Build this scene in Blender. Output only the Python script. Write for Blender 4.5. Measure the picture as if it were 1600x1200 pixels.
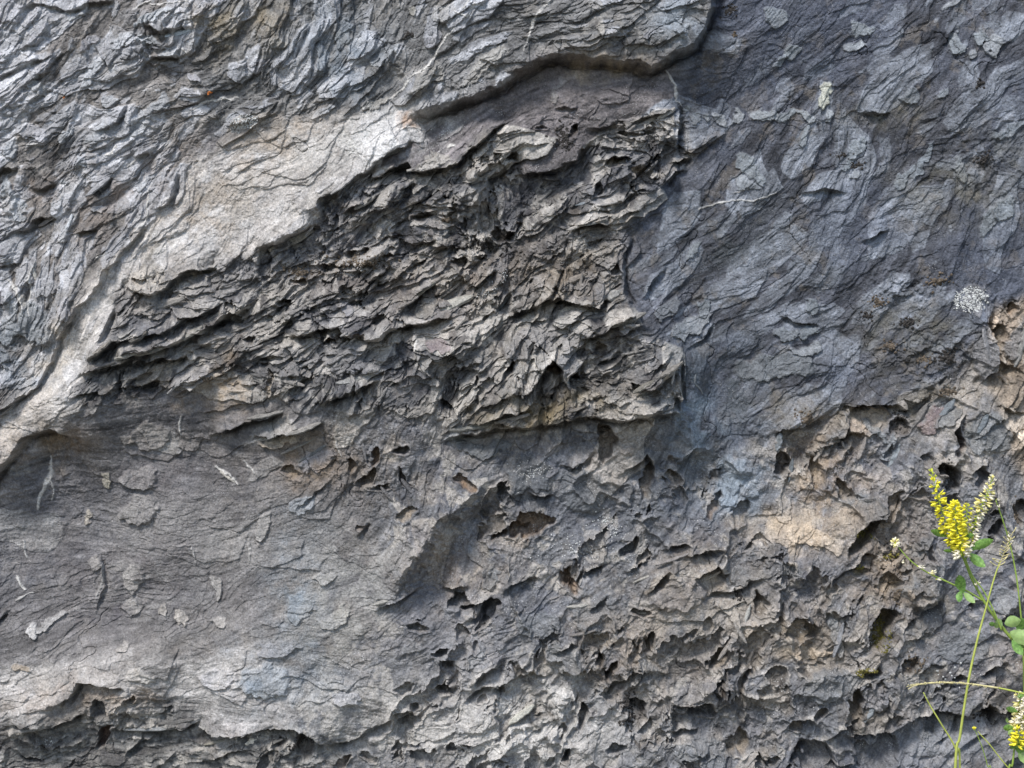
import bpy, math, random
import numpy as np
from mathutils import Vector, Matrix

for o in list(bpy.data.objects): bpy.data.objects.remove(o)
S = bpy.context.scene
C = S.collection
# ------------------------------------------------------------------ camera, sky, sun
D = 2.4            # metres from the camera to the mean plane of the rock
ZC = 1.30          # height of the camera above the ground
cam = bpy.data.cameras.new('camera'); co = bpy.data.objects.new('camera', cam); C.objects.link(co)
co.location = (0, -D, ZC); co.rotation_euler = (math.radians(90), 0, 0)
cam.sensor_width = 36; cam.lens = 36 * D / 1.6; cam.clip_start = .05; cam.clip_end = 500
S.camera = co
SUN_EL, SUN_AZ = math.radians(52), math.radians(-148)   # high, from the upper left, in front of the face
w = bpy.data.worlds.new('World'); S.world = w; w.use_nodes = True
nt = w.node_tree; bg = nt.nodes['Background']
sky = nt.nodes.new('ShaderNodeTexSky'); sky.sky_type = 'NISHITA'; sky.sun_disc = False
sky.sun_elevation = SUN_EL
sky.air_density = 1.0; sky.dust_density = 1.0; sky.ozone_density = 1.0
nt.links.new(sky.outputs[0], bg.inputs[0]); bg.inputs[1].default_value = .068
sun = bpy.data.lights.new('sun', 'SUN'); sun.energy = 1.4; sun.angle = math.radians(14); sun.color = (1, .975, .95)
so = bpy.data.objects.new('sun', sun); C.objects.link(so)
sd = Vector((math.sin(SUN_AZ) * math.cos(SUN_EL), math.cos(SUN_AZ) * math.cos(SUN_EL), math.sin(SUN_EL)))
so.rotation_euler = (-sd).to_track_quat('-Z', 'Y').to_euler()
sky.sun_rotation = SUN_AZ % (2 * math.pi)
S.view_settings.view_transform = 'Standard'; S.view_settings.look = 'None'
S.view_settings.exposure = 1.50; S.view_settings.gamma = 1; S.view_settings.use_curve_mapping = False
S.render.engine = 'CYCLES'

# ------------------------------------------------------------------ helpers
def tag(o, label=None, cat=None, group=None, kind=None):
    for k, v in (('label', label), ('category', cat), ('group', group), ('kind', kind)):
        if v: o[k] = v
    return o
def lin(r, g, b):
    return np.array([((c / 255) / 12.92 if c / 255 < .04045 else ((c / 255 + .055) / 1.055) ** 2.4) for c in (r, g, b)], dtype=np.float32)
def empty(name, loc=(0, 0, 0)):
    o = bpy.data.objects.new(name, None); o.location = loc; o.empty_display_size = .02; C.objects.link(o); return o
def np_mesh(name, verts, faces, mat, parent=None, col=None, mask=None, smooth=False):
    """faces: (n,k) array"""
    me = bpy.data.meshes.new(name)
    nf, k = faces.shape
    me.vertices.add(len(verts)); me.loops.add(nf * k); me.polygons.add(nf)
    me.vertices.foreach_set('co', np.ascontiguousarray(verts, dtype=np.float32).ravel())
    me.polygons.foreach_set('loop_start', np.arange(0, nf * k, k, dtype=np.int32))
    me.polygons.foreach_set('loop_total', np.full(nf, k, dtype=np.int32))
    me.loops.foreach_set('vertex_index', faces.astype(np.int32).ravel())
    me.polygons.foreach_set('use_smooth', np.full(nf, smooth, dtype=bool))
    if col is not None:
        a = me.attributes.new('stone_colour', 'FLOAT_COLOR', 'POINT')
        c4 = np.ones((len(verts), 4), dtype=np.float32); c4[:, :3] = col; a.data.foreach_set('color', c4.ravel())
    if mask is not None:
        a = me.attributes.new('grit', 'FLOAT', 'POINT'); a.data.foreach_set('value', np.ascontiguousarray(mask, dtype=np.float32))
    me.update(calc_edges=True)
    me.materials.append(mat)
    o = bpy.data.objects.new(name, me); C.objects.link(o)
    if parent: o.parent = parent
    return o
def py_mesh(name, verts, faces, mat, parent=None, smooth=True):
    me = bpy.data.meshes.new(name); me.from_pydata([tuple(v) for v in verts], [], faces)
    me.polygons.foreach_set('use_smooth', [smooth] * len(faces)); me.materials.append(mat); me.update()
    o = bpy.data.objects.new(name, me); C.objects.link(o)
    if parent: o.parent = parent
    return o

# ------------------------------------------------------------------ materials
def mat(name, colr, rough=.8, var=.25, scale=60, bump=.0, bscale=300, trans=0, spec=.3, colr2=None):
    m = bpy.data.materials.new(name); m.use_nodes = True; n = m.node_tree; p = n.nodes['Principled BSDF']
    p.inputs['Roughness'].default_value = rough; p.inputs['Specular IOR Level'].default_value = spec
    tc = n.nodes.new('ShaderNodeTexCoord'); no = n.nodes.new('ShaderNodeTexNoise'); no.inputs['Scale'].default_value = scale
    no.inputs['Detail'].default_value = 6; n.links.new(tc.outputs['Object'], no.inputs['Vector'])
    rp = n.nodes.new('ShaderNodeValToRGB'); c = np.array(colr); c2 = np.array(colr2 if colr2 is not None else colr)
    rp.color_ramp.elements[0].position = .3; rp.color_ramp.elements[1].position = .7
    rp.color_ramp.elements[0].color = (*(c * (1 - var)), 1); rp.color_ramp.elements[1].color = (*np.minimum(c2 * (1 + var), 1), 1)
    n.links.new(no.outputs['Fac'], rp.inputs[0]); n.links.new(rp.outputs[0], p.inputs['Base Color'])
    if bump:
        b = n.nodes.new('ShaderNodeBump'); b.inputs['Strength'].default_value = bump; b.inputs['Distance'].default_value = .001
        n2 = n.nodes.new('ShaderNodeTexNoise'); n2.inputs['Scale'].default_value = bscale; n.links.new(tc.outputs['Object'], n2.inputs['Vector'])
        n.links.new(n2.outputs['Fac'], b.inputs['Height']); n.links.new(b.outputs[0], p.inputs['Normal'])
    if trans:
        p.inputs['Subsurface Weight'].default_value = trans; p.inputs['Subsurface Radius'].default_value = (.004, .004, .002)
        p.inputs['Subsurface Scale'].default_value = .5
    return m

def rock_material():
    m = bpy.data.materials.new('weathered_limestone'); m.use_nodes = True; n = m.node_tree; N = n.nodes; L = n.links
    p = N['Principled BSDF']; p.inputs['Roughness'].default_value = .82; p.inputs['Specular IOR Level'].default_value = .28
    at = N.new('ShaderNodeAttribute'); at.attribute_name = 'stone_colour'
    gr = N.new('ShaderNodeAttribute'); gr.attribute_name = 'grit'
    tc = N.new('ShaderNodeTexCoord')
    def noise(scale, det=4, rough=.6):
        q = N.new('ShaderNodeTexNoise'); q.inputs['Scale'].default_value = scale; q.inputs['Detail'].default_value = det
        q.inputs['Roughness'].default_value = rough; L.new(tc.outputs['Object'], q.inputs['Vector']); return q
    def mr(src, a, b, c, d):
        q = N.new('ShaderNodeMapRange'); L.new(src, q.inputs[0])
        for i, v in zip((1, 2, 3, 4), (a, b, c, d)): q.inputs[i].default_value = v
        return q.outputs[0]
    def mul(col, fac):
        q = N.new('ShaderNodeVectorMath'); q.operation = 'SCALE'; L.new(col, q.inputs[0]); L.new(fac, q.inputs['Scale']); return q.outputs[0]
    g1 = mr(noise(330, 4, .75).outputs['Fac'], .32, .68, .60, 1.42)
    g2 = mr(noise(90, 5, .65).outputs['Fac'], .3, .7, .78, 1.25)
    c = mul(mul(at.outputs['Color'], g1), g2)
    # pale crystals and dust grains
    v = N.new('ShaderNodeTexVoronoi'); v.inputs['Scale'].default_value = 260; L.new(tc.outputs['Object'], v.inputs['Vector'])
    f1 = mr(v.outputs['Distance'], .16, .26, 1, 0)
    f2 = mr(noise(25, 3).outputs['Fac'], .5, .68, 0, 1)
    mm = N.new('ShaderNodeMath'); mm.operation = 'MULTIPLY'; L.new(f1, mm.inputs[0]); L.new(f2, mm.inputs[1])
    m2 = N.new('ShaderNodeMath'); m2.operation = 'MULTIPLY'; L.new(mm.outputs[0], m2.inputs[0]); L.new(gr.outputs['Fac'], m2.inputs[1])
    mx = N.new('ShaderNodeMix'); mx.data_type = 'RGBA'; L.new(m2.outputs[0], mx.inputs[0]); L.new(c, mx.inputs[6])
    mx.inputs[7].default_value = (.55, .54, .52, 1)
    L.new(mx.outputs[2], p.inputs['Base Color'])
    b = N.new('ShaderNodeBump'); b.inputs['Strength'].default_value = .8; b.inputs['Distance'].default_value = .002
    L.new(noise(380, 6, .7).outputs['Fac'], b.inputs['Height']); L.new(b.outputs[0], p.inputs['Normal'])
    return m
ROCK = rock_material()

# ------------------------------------------------------------------ the rock face: numeric relief
rng = np.random.default_rng(11)
ST = 1.3                                                  # mm between samples
X0, X1, Y0, Y1 = -150, 1750, -125, 1325
xs = np.arange(X0, X1, ST, dtype=np.float32); ys = np.arange(Y0, Y1, ST, dtype=np.float32)
W, Hh = len(xs), len(ys)
GX, GY = np.meshgrid(xs, ys)
def vnoise(x, y, s, seed):
    """smooth lattice noise in [-1,1] at wavelength s"""
    r = np.random.default_rng(seed); T = r.random((256, 256), dtype=np.float32) * 2 - 1
    u = x / s + 37.3; v = y / s + 91.7
    i = np.floor(u).astype(np.int32); j = np.floor(v).astype(np.int32)
    fu = (u - i).astype(np.float32); fv = (v - j).astype(np.float32); fu = fu * fu * (3 - 2 * fu); fv = fv * fv * (3 - 2 * fv)
    i &= 255; j &= 255; i1 = (i + 1) & 255; j1 = (j + 1) & 255
    a = T[j, i] * (1 - fu) + T[j, i1] * fu; b = T[j1, i] * (1 - fu) + T[j1, i1] * fu
    return a * (1 - fv) + b * fv
def fbm(x, y, s, o, seed, g=.5):
    r = 0; a = 1; t = 0
    for k in range(o):
        # rotate every octave so that the lattice does not show
        c, d = math.cos(k * 1.1 + .5), math.sin(k * 1.1 + .5)
        r = r + a * vnoise(x * c - y * d, x * d + y * c, s / 2 ** k, seed + k); t += a; a *= g
    return r / t * 1.5
def sm(x, a, b):
    t = np.clip((x - a) / (b - a), 0, 1); return t * t * (3 - 2 * t)
def blur(a, r):
    n = max(1, int(r / ST)); k = 2 * n + 1
    for ax in (0, 1):
        for _ in range(2):
            pad = [(0, 0), (0, 0)]; pad[ax] = (n + 1, n)
            c = np.cumsum(np.pad(a, pad, mode='edge').astype(np.float64), axis=ax)
            a = ((c[k:] - c[:-k]) if ax == 0 else (c[:, k:] - c[:, :-k])) / k
    return a.astype(np.float32)
def scatter_interp(pts, soft=60, pw=2.0, down=10):
    gx = GX[::down, ::down]; gy = GY[::down, ::down]; num = 0; den = 0
    for (x, y, v) in pts:
        wgt = 1 / ((gx - x) ** 2 + (gy - y) ** 2 + soft ** 2) ** pw; num = num + wgt * v; den = den + wgt
    lo = num / den
    u = np.clip((np.arange(W)) / down, 0, lo.shape[1] - 1.001); v = np.clip((np.arange(Hh)) / down, 0, lo.shape[0] - 1.001)
    i = u.astype(int); fu = (u - i).astype(np.float32); j = v.astype(int); fv = (v - j).astype(np.float32)[:, None]
    a = lo[:, i] * (1 - fu) + lo[:, i + 1] * fu
    return (a[j] * (1 - fv) + a[j + 1] * fv).astype(np.float32)

# gentle warp for hand-placed features, strong warp for the folded texture
fx = fbm(GX, GY, 34, 4, 100, .62) * 6; fy = fbm(GX, GY, 34, 4, 200, .62) * 6
JX, JY = GX + fx, GY + fy
wx = fbm(GX, GY, 170, 3, 300) * 22 + fbm(GX, GY, 30, 2, 330) * 4; wy = fbm(GX, GY, 170, 3, 400) * 22 + fbm(GX, GY, 30, 2, 430) * 4
UX, UY = GX + wx, GY + wy

def poly_mask(P, soft=6, warp=1.0):
    x, y = (JX, JY) if warp else (GX, GY)
    ins = np.zeros(x.shape, bool); n = len(P)
    for a in range(n):
        (xa, ya), (xb, yb) = P[a], P[(a + 1) % n]
        if ya == yb: continue
        cnd = ((ya > y) != (yb > y)) & (x < (xb - xa) * (y - ya) / (yb - ya) + xa); ins ^= cnd
    return ins
REG = {
 'A': [(-300,-300),(350,-300),(345,0),(300,110),(330,190),(300,245),(262,320),(205,385),(165,430),(110,520),(72,590),(0,660),(-300,900)],
 'B': [(345,0),(350,-300),(1120,-300),(1112,0),(1098,50),(1050,82),(1008,106),(1000,97),(870,88),(830,98),(790,125),(740,155),(690,165),(650,175),(520,182),(400,205),(330,190),(300,110)],
 'C': [(-300,1000),(-300,900),(0,660),(72,590),(110,520),(165,430),(205,385),(262,320),(300,245),(400,205),(520,182),(650,175),(690,165),(647,213),(607,237),(560,277),(500,313),(503,345),(430,382),(330,410),(230,430),(190,460),(180,520),(140,575),(130,640),(90,668),(50,680),(10,730)],
 'P': [(690,165),(740,155),(790,125),(830,98),(870,88),(1000,97),(1045,95),(1060,165),(1000,182),(960,195),(900,255),(817,280),(790,197),(770,203),(720,250),(677,267),(607,263),(560,277),(607,237),(647,213)],
 'F': [(-300,1000),(10,730),(50,680),(90,668),(130,640),(330,600),(480,640),(560,700),(580,800),(620,920),(560,1000),(470,1050),(400,1005),(310,1030),(190,1010),(70,1035),(-300,1080)],
 'G': [(-300,1080),(70,1035),(190,1010),(310,1030),(400,1005),(470,1050),(470,1130),(400,1137),(340,1147),(300,1100),(200,1075),(130,1062),(110,1090),(30,1130),(-300,1180)],
 'K': [(-300,1180),(30,1130),(110,1090),(130,1062),(200,1075),(300,1100),(340,1147),(400,1137),(470,1130),(540,1160),(560,1700),(-300,1700)],
 'D': [(1112,0),(1120,-300),(2100,-300),(2100,420),(1640,450),(1560,480),(1520,560),(1440,620),(1330,640),(1200,680),(1130,720),(1070,690),(1062,600),(1063,560),(985,500),(965,440),(980,370),(1000,300),(1060,250),(1062,165),(1045,95),(1098,50)],
 'R': [(1640,450),(1560,478),(1540,500),(1556,540),(1530,590),(1560,630),(1570,700),(1610,760),(2100,800),(2100,420)],
}
COL = {  # stone colours
 'A': (116, 113, 110), 'B': (110, 110, 109), 'C': (168, 164, 158), 'P': (106, 102, 102), 'F': (104, 102, 101),
 'G': (164, 161, 157), 'K': (112, 111, 108), 'D': (84, 86, 92), 'R': (138, 127, 114), 'E': (98, 97, 96), 'H': (112, 113, 115)}
E_POLY = [(140,575),(180,520),(190,460),(230,430),(330,410),(430,382),(503,345),(500,313),(560,277),(607,263),(677,267),(720,250),(770,203),(790,197),(817,280),(900,255),(960,195),(1000,182),(1060,165),(1085,250),(1000,300),(980,370),(965,440),(985,500),(1063,560),(1062,640),(970,650),(800,665),(640,650),(480,640),(330,600),(130,640)]
REG['E'] = E_POLY
LAB = np.zeros((Hh, W), np.int32); names = ['H'] + list(REG)
MASK = {}
for i, (k, P) in enumerate(REG.items()):
    m_ = poly_mask(P); LAB[m_] = i + 1
for i, k in enumerate(names): MASK[k] = blur((LAB == i).astype(np.float32), 7)

theta = scatter_interp([(100,100,35),(300,60,35),(100,300,38),(53,450,58),(250,250,42),(450,250,35),(600,220,30),(600,100,42),(500,50,62),
 (900,50,15),(750,150,30),(950,150,20),(850,220,40),(700,330,35),(550,420,12),(350,480,25),(800,450,38),(900,350,20),(950,550,20),(700,600,12),
 (300,650,8),(200,780,0),(200,950,15),(400,850,35),(500,950,12),(100,1080,25),(250,1130,8),(650,760,60),(700,850,55),(850,750,70),(900,900,40),
 (800,1000,15),(1000,1000,50),(900,1100,40),(1100,900,30),(1150,1100,60),(1250,1000,55),(1400,1000,60),(1400,850,60),(1500,1000,25),(1300,730,65),
 (1450,680,55),(1200,100,25),(1400,100,30),(1550,100,40),(1200,300,42),(1400,300,50),(1550,300,55),(1050,430,45),(1250,430,45),(1150,530,68),
 (1300,560,15),(1450,500,30),(1130,650,80),(1200,620,30),(1550,500,60),(1300,1150,70),(600,1150,10)], soft=35)
TH = np.radians(theta + fbm(GX, GY, 110, 3, 500) * (24 + 26 * MASK['E'] + 14 * MASK['D'] + 10 * MASK['A']) + fbm(GX, GY, 45, 2, 510) * (8 + 16 * MASK['E']))
CX, CY = np.cos(TH), -np.sin(TH)
def lic(src, length, step=2.2):
    """smear a field along the foliation so that it becomes fibrous"""
    acc = src.copy(); n = 1
    for sgn in (1, -1):
        px, py = np.tile(np.arange(W, dtype=np.float32), (Hh, 1)), np.tile(np.arange(Hh, dtype=np.float32)[:, None], (1, W))
        for _ in range(int(length / step)):
            ix = np.clip(px, 0, W - 1).astype(np.int32); iy = np.clip(py, 0, Hh - 1).astype(np.int32)
            px += CX[iy, ix] * sgn * step / ST; py += CY[iy, ix] * sgn * step / ST
            ix = np.clip(px, 0, W - 1).astype(np.int32); iy = np.clip(py, 0, Hh - 1).astype(np.int32)
            acc += src[iy, ix]; n += 1
    return acc / n
def norm(a): a = a - a.mean(); return a / a.std()
LF = norm(lic(vnoise(GX, GY, 3.2, 600) + .6 * vnoise(GX, GY, 1.9, 601), 26))       # fine fibres
LM = norm(lic(vnoise(GX, GY, 9, 610) + .4 * vnoise(GX, GY, 5, 611), 40))             # bands
LB = norm(lic(vnoise(GX, GY, 24, 620), 80, 5))                                       # broad folds

# large form: heights in mm towards the camera
HB = scatter_interp([(0,0,6),(200,150,12),(100,350,4),(50,550,-2),(-100,800,0),(130,640,42),(30,705,34),(190,450,22),(150,500,26),(240,380,4),(300,300,0),(400,300,8),(500,300,18),
 (480,350,20),(600,50,20),(800,60,26),(900,50,28),(1050,30,26),(900,115,12),(1000,130,8),(700,200,8),(650,190,14),
 (300,520,14),(600,400,2),(450,430,6),(750,330,2),(900,450,18),(1000,560,32),(1050,590,20),(800,600,34),(650,580,26),(500,600,24),(300,600,16),
 (1100,200,-22),(1120,320,-14),(1200,400,-26),(1150,600,-36),(1120,500,-24),(1400,300,-18),(1550,100,2),(1550,350,-6),(1300,520,-30),(1450,560,-22),(1300,620,-28),
 (100,800,-30),(80,720,-22),(250,720,-14),(300,850,-8),(200,950,-16),(450,850,2),(520,750,0),(200,1050,24),(400,1060,26),(60,1080,26),(450,1100,14),(550,1050,4),
 (100,1180,-12),(300,1190,-8),(230,1150,-8),(650,1000,10),(750,1060,12),(900,900,2),(900,750,-6),(750,720,0),(1100,1000,2),(1200,730,-26),(1140,760,-28),(1350,700,-12),(1250,900,8),
 (1400,1000,8),(1550,900,4),(1450,760,4),(1500,1010,10),(1500,1160,-18),(1350,1180,-6),(900,1180,10),(800,1150,16),(600,1180,-4),(1080,820,-4),(1000,1050,6)], soft=30, pw=1.8)
H = HB + fbm(GX, GY, 140, 3, 700) * 7

def side_dist(P, x, y, tl=28):
    """signed distance to a polyline; positive on the upper / left side. also a 0..1 taper near the ends"""
    best = np.full(x.shape, 1e9, np.float32); sg = np.zeros_like(best); par = np.zeros_like(best)
    lens = [math.hypot(P[i+1][0]-P[i][0], P[i+1][1]-P[i][1]) for i in range(len(P)-1)]; tot = sum(lens); acc = 0
    for i in range(len(P) - 1):
        ax, ay = P[i]; bx, by = P[i + 1]; l = lens[i]; dx, dy = (bx-ax)/l, (by-ay)/l
        t = np.clip((x-ax)*dx + (y-ay)*dy, 0, l); qx = x-ax-t*dx; qy = y-ay-t*dy
        d = np.hypot(qx, qy); cr = qx*dy - qy*dx
        m_ = d < best; best = np.where(m_, d, best); sg = np.where(m_, np.where(cr >= 0, 1, -1), sg); par = np.where(m_, acc + t, par); acc += l
    tp = sm(np.minimum(par, tot - par), -2, min(tl, tot * .42)) 
    return best * sg, tp
def window(xa, xb, ya, yb):
    i0 = max(0, int((xa-X0)/ST)); i1 = min(W, int((xb-X0)/ST)+1); j0 = max(0, int((ya-Y0)/ST)); j1 = min(Hh, int((yb-Y0)/ST)+1)
    return (slice(j0, j1), slice(i0, i1)) if i1 > i0+1 and j1 > j0+1 else None
EDGE = np.zeros_like(H)
def px0(P): return sum(p[0] for p in P) / len(P)
def py0(P): return sum(p[1] for p in P) / len(P)
def ledge(P, amp, band=3, wa=30, wb=16, low=.35, gr=1.0, tl=28):
    amp *= (1.7 if 150 < px0(P) < 1090 and 200 < py0(P) < 680 and amp < 24 else 1.2); R = 3.2 * max(wa, wb); px = [p[0] for p in P]; py = [p[1] for p in P]
    s_ = window(min(px)-R, max(px)+R, min(py)-R, max(py)+R)
    if s_ is None: return
    s, tp = side_dist(P, JX[s_], JY[s_], tl)
    hi = amp * (1-low); lo = amp * low
    up = hi * np.exp(-np.maximum(s, 0)/wa); dn = -lo * np.exp(-np.maximum(-s-band, 0)/wb)
    t = np.clip(-s/band, 0, 1); v = np.where(s > 0, up, np.where(-s < band, hi*(1-t) - lo*t, dn))
    v = v - gr * min(.55 * amp, 11) * np.exp(-((s + band + 2.5) / (2.2 + .07 * min(amp, 28))) ** 2)
    H[s_] += v * tp

# ---- the ledges one sees (left to right; the upper side stands proud)
L_ = ledge
L_([(640,178),(655,172),(690,167),(740,153),(790,125),(830,100),(870,88),(905,93),(950,97),(1000,97),(1010,110),(1045,86),(1075,72),(1095,48),(1108,0),(1115,-80)], 36, 12, 110, 30, .45)
L_([(500,345),(500,313),(533,292),(560,277),(580,263),(607,239),(633,230),(647,213)], 24, 3, 50, 20)
L_([(583,285),(607,264),(640,257),(647,267),(677,267),(720,250),(750,227),(770,203),(790,197)], 22, 3, 45, 16)
L_([(530,335),(547,327),(567,320),(593,302)], 16, 4, 24, 14)
L_([(395,390),(420,383),(443,373),(477,360),(502,350)], 26, 7, 40, 24)
L_([(733,290),(753,273),(777,270),(805,257)], 14, 3, 24, 14)
L_([(812,279),(857,264),(897,253),(905,240),(925,215)], 20, 4, 50, 16)
L_([(915,202),(943,197),(970,192)], 14, 4, 24, 12)
L_([(973,198),(1000,182),(1033,174),(1062,163)], 14, 4, 34, 12)
L_([(948,250),(973,245),(997,252)], 12, 3, 16, 12)
L_([(1045,258),(1065,246),(1087,243)], 12, 3, 16, 12)
L_([(885,352),(933,350),(956,343)], 14, 4, 22, 12)
L_([(1028,300),(1053,265),(1080,257)], 14, 4, 22, 14)
L_([(865,168),(905,166)], 9, 2, 14, 8)
L_([(20,366),(40,361),(57,345),(97,330)], 15, 5, 26, 14)
L_([(125,366),(157,360)], 11, 4, 18, 10)
L_([(140,300),(160,290),(178,276)], 13, 4, 26, 14)
L_([(52,296),(70,292),(92,283)], 12, 4, 22, 12)
L_([(155,208),(187,195),(199,168),(205,155)], 11, 3, 24, 12)
L_([(208,250),(240,235)], 10, 3, 18, 12)
L_([(228,44),(247,50),(293,53),(312,42)], 10, 3, 22, 12)
L_([(230,92),(277,91),(285,76)], 10, 3, 22, 12)
L_([(-40,276),(0,270),(36,262)], 14, 4, 24, 14)
L_([(150,75),(175,110),(170,130)], 8, 3, 18, 10)
L_([(30,20),(60,10),(110,14),(190,2)], 8, 3, 22, 10)
L_([(-20,128),(20,120),(60,100),(85,92)], 9, 3, 22, 10)
L_([(-80,720),(0,660),(30,627),(60,606),(77,580),(95,532),(113,515),(130,482),(150,465),(170,427),(205,388),(232,345)], 13, 3, 40, 12, .2, .35)
L_([(240,330),(262,320),(278,268)], 10, 3, 20, 12)
L_([(-30,650),(0,640),(30,622),(50,606)], 14, 4, 20, 12)
L_([(0,440),(12,465),(5,490)], 8, 2, 12, 8)
L_([(185,562),(200,557),(233,550),(277,533),(320,523),(347,497),(400,477)], 20, 6, 22, 16)
L_([(140,560),(160,553),(175,543),(190,524)], 20, 6, 18, 14)
L_([(128,580),(150,577),(187,570),(227,563),(260,560),(302,553)], 18, 5, 18, 14)
L_([(195,532),(240,523),(287,507),(320,493),(350,468)], 16, 4, 18, 12)
L_([(205,452),(253,459),(277,435),(300,424),(340,412)], 17, 5, 24, 18)
L_([(165,540),(176,505),(188,480)], 12, 3, 12, 10)
L_([(-60,790),(0,742),(20,718),(50,682),(90,667),(122,684)], 20, 6, 60, 26, .35)
L_([(115,626),(143,613),(190,613)], 10, 3, 22, 20)
L_([(325,682),(367,667),(400,656),(447,641)], 16, 4, 30, 16)
L_([(395,683),(453,674),(507,656)], 16, 4, 18, 16)
L_([(445,616),(470,603),(492,578)], 15, 4, 30, 16)
L_([(500,634),(547,613),(602,589)], 18, 5, 30, 18)
L_([(452,526),(510,513),(533,513),(550,527),(600,523),(643,507),(712,489)], 22, 6, 26, 18)
L_([(628,490),(653,460),(690,438)], 18, 5, 22, 16)
L_([(722,456),(750,440),(780,419)], 16, 4, 20, 14)
L_([(800,455),(788,475),(774,493)][::-1], 15, 3, 18, 12)
L_([(748,629),(775,625),(805,622)], 14, 3, 20, 12)
L_([(735,664),(765,650),(800,640),(830,637)], 12, 3, 16, 14)
L_([(795,495),(843,477),(867,463),(883,467),(933,483),(950,455)], 20, 5, 28, 18)
L_([(900,535),(933,520),(973,500),(1003,490)], 18, 5, 24, 16)
L_([(795,623),(840,597),(863,560),(877,570),(887,598),(912,560)], 22, 4, 24, 20)
L_([(985,612),(1010,603),(1033,587),(1065,558)], 30, 10, 34, 24)
L_([(690,690),(740,672),(800,663),(867,660),(923,647),(975,647),(1017,650),(1060,636)], 26, 6, 46, 34, .45)
L_([(872,729),(895,730),(912,722),(927,700)], 13, 3, 30, 14)
L_([(822,768),(840,772),(866,773)], 17, 4, 26, 16)
L_([(968,743),(990,728),(1012,712),(1029,735)], 20, 3, 26, 20)
L_([(604,945),(622,915),(636,884),(648,866),(668,838),(686,806),(706,792),(732,768),(764,750),(806,736)], 56, 44, 50, 44, .35, 0, 90)
L_([(580,955),(600,943),(640,926),(668,912)], 12, 3, 18, 12)
L_([(688,910),(700,915),(735,912)], 14, 3, 20, 14)
L_([(718,972),(745,950),(770,925)], 18, 6, 24, 16)
L_([(728,1078),(745,1052),(775,1038),(785,1020)], 26, 8, 40, 24)
L_([(555,840),(567,826),(575,812)], 9, 3, 14, 10)
L_([(462,800),(490,770),(520,745)], 7, 2, 18, 10)
L_([(-30,985),(0,965),(8,948)], 9, 3, 14, 8)
L_([(145,965),(160,915),(152,862)], 6, 2, 10, 6, .35, .3)
L_([(20,1130),(80,1125),(110,1115),(140,1107)], 26, 4, 22, 24, .5)
L_([(70,1104),(108,1088),(130,1063),(160,1060),(205,1066)], 17, 4, 34, 20, .5)
L_([(175,1137),(230,1134),(290,1131),(318,1121)], 15, 3, 18, 14)
L_([(305,1132),(340,1147),(400,1136),(450,1130),(470,1132),(500,1150),(520,1175)], 30, 5, 46, 30, .5)
L_([(195,1188),(212,1160),(240,1148)], 10, 3, 16, 12)
L_([(300,1195),(340,1180),(400,1165)], 9, 3, 16, 10)
L_([(515,1165),(560,1150),(605,1120),(660,1100)], 12, 4, 26, 18)
L_([(600,1115),(640,1108),(662,1120)], 12, 3, 18, 14)
L_([(800,1057),(830,1048),(866,1055)], 12, 3, 16, 12)
L_([(793,1132),(812,1115),(835,1102)], 16, 4, 14, 12)
L_([(1033,862),(1055,853),(1068,851),(1085,856)], 14, 3, 22, 16)
L_([(1066,872),(1100,862),(1135,858)], 16, 4, 22, 16)
L_([(970,893),(1000,882),(1028,865)], 12, 3, 20, 12)
L_([(1040,940),(1030,947),(1020,950)][::-1], 8, 3, 12, 10)
L_([(1095,930),(1130,925),(1165,915),(1190,900)], 14, 3, 24, 16)
L_([(1060,1118),(1085,1100),(1110,1098),(1125,1115)], 22, 5, 30, 20)
L_([(1045,1150),(1070,1138),(1098,1142)], 16, 5, 20, 18)
L_([(1100,1055),(1120,1030),(1150,1018)], 14, 3, 24, 16)
L_([(1412,955),(1440,938),(1472,922)], 30, 16, 44, 26)
L_([(1405,1003),(1430,995),(1455,975)], 10, 4, 18, 12)
L_([(1318,1155),(1350,1143),(1388,1141),(1410,1126),(1430,1115),(1480,1110),(1515,1117),(1527,1130)], 30, 5, 46, 40, .5)
L_([(1523,1130),(1535,1100),(1550,1112),(1575,1110),(1600,1112),(1640,1100)], 24, 5, 30, 30, .5)
L_([(1228,1135),(1235,1122),(1262,1120),(1285,1135)], 18, 3, 20, 16)
L_([(1518,1055),(1545,1043),(1575,1035)], 14, 4, 24, 12)
L_([(1325,648),(1345,633),(1370,628),(1410,630),(1435,645)], 18, 4, 22, 22)
L_([(1530,592),(1553,580),(1556,535),(1541,500),(1556,483)], 26, 5, 34, 26)
L_([(1560,630),(1580,640),(1610,640)], 12, 3, 18, 12)
L_([(1485,700),(1500,660),(1515,640)], 22, 5, 26, 16)
L_([(1465,745),(1480,735),(1497,715)], 20, 5, 24, 18)
L_([(1510,740),(1528,728),(1546,720)], 18, 4, 26, 16)
L_([(1210,690),(1222,665),(1250,668),(1275,660),(1300,650)], 16, 4, 26, 24)
L_([(1275,720),(1290,700),(1318,690),(1335,650)], 14, 3, 18, 14)
L_([(1320,862),(1335,830),(1355,812),(1392,802)], 24, 4, 28, 24, .5)
L_([(1060,245),(1055,200),(1058,160)], 14, 3, 20, 14)
L_([(990,500),(970,460),(975,400),(985,360)], 8, 4, 22, 16)
L_([(1062,640),(1058,600),(1064,560)], 14, 3, 18, 18)
L_([(1345,178),(1365,172),(1400,178)], 10, 3, 18, 10)
L_([(1350,378),(1375,362),(1398,352)], 12, 3, 22, 12)
L_([(1248,305),(1285,292),(1330,298)], 8, 3, 18, 10)
L_([(1215,490),(1245,500),(1290,508)], 8, 2, 16, 10)
L_([(1468,70),(1480,62),(1492,48)], 7, 2, 14, 8)
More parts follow.
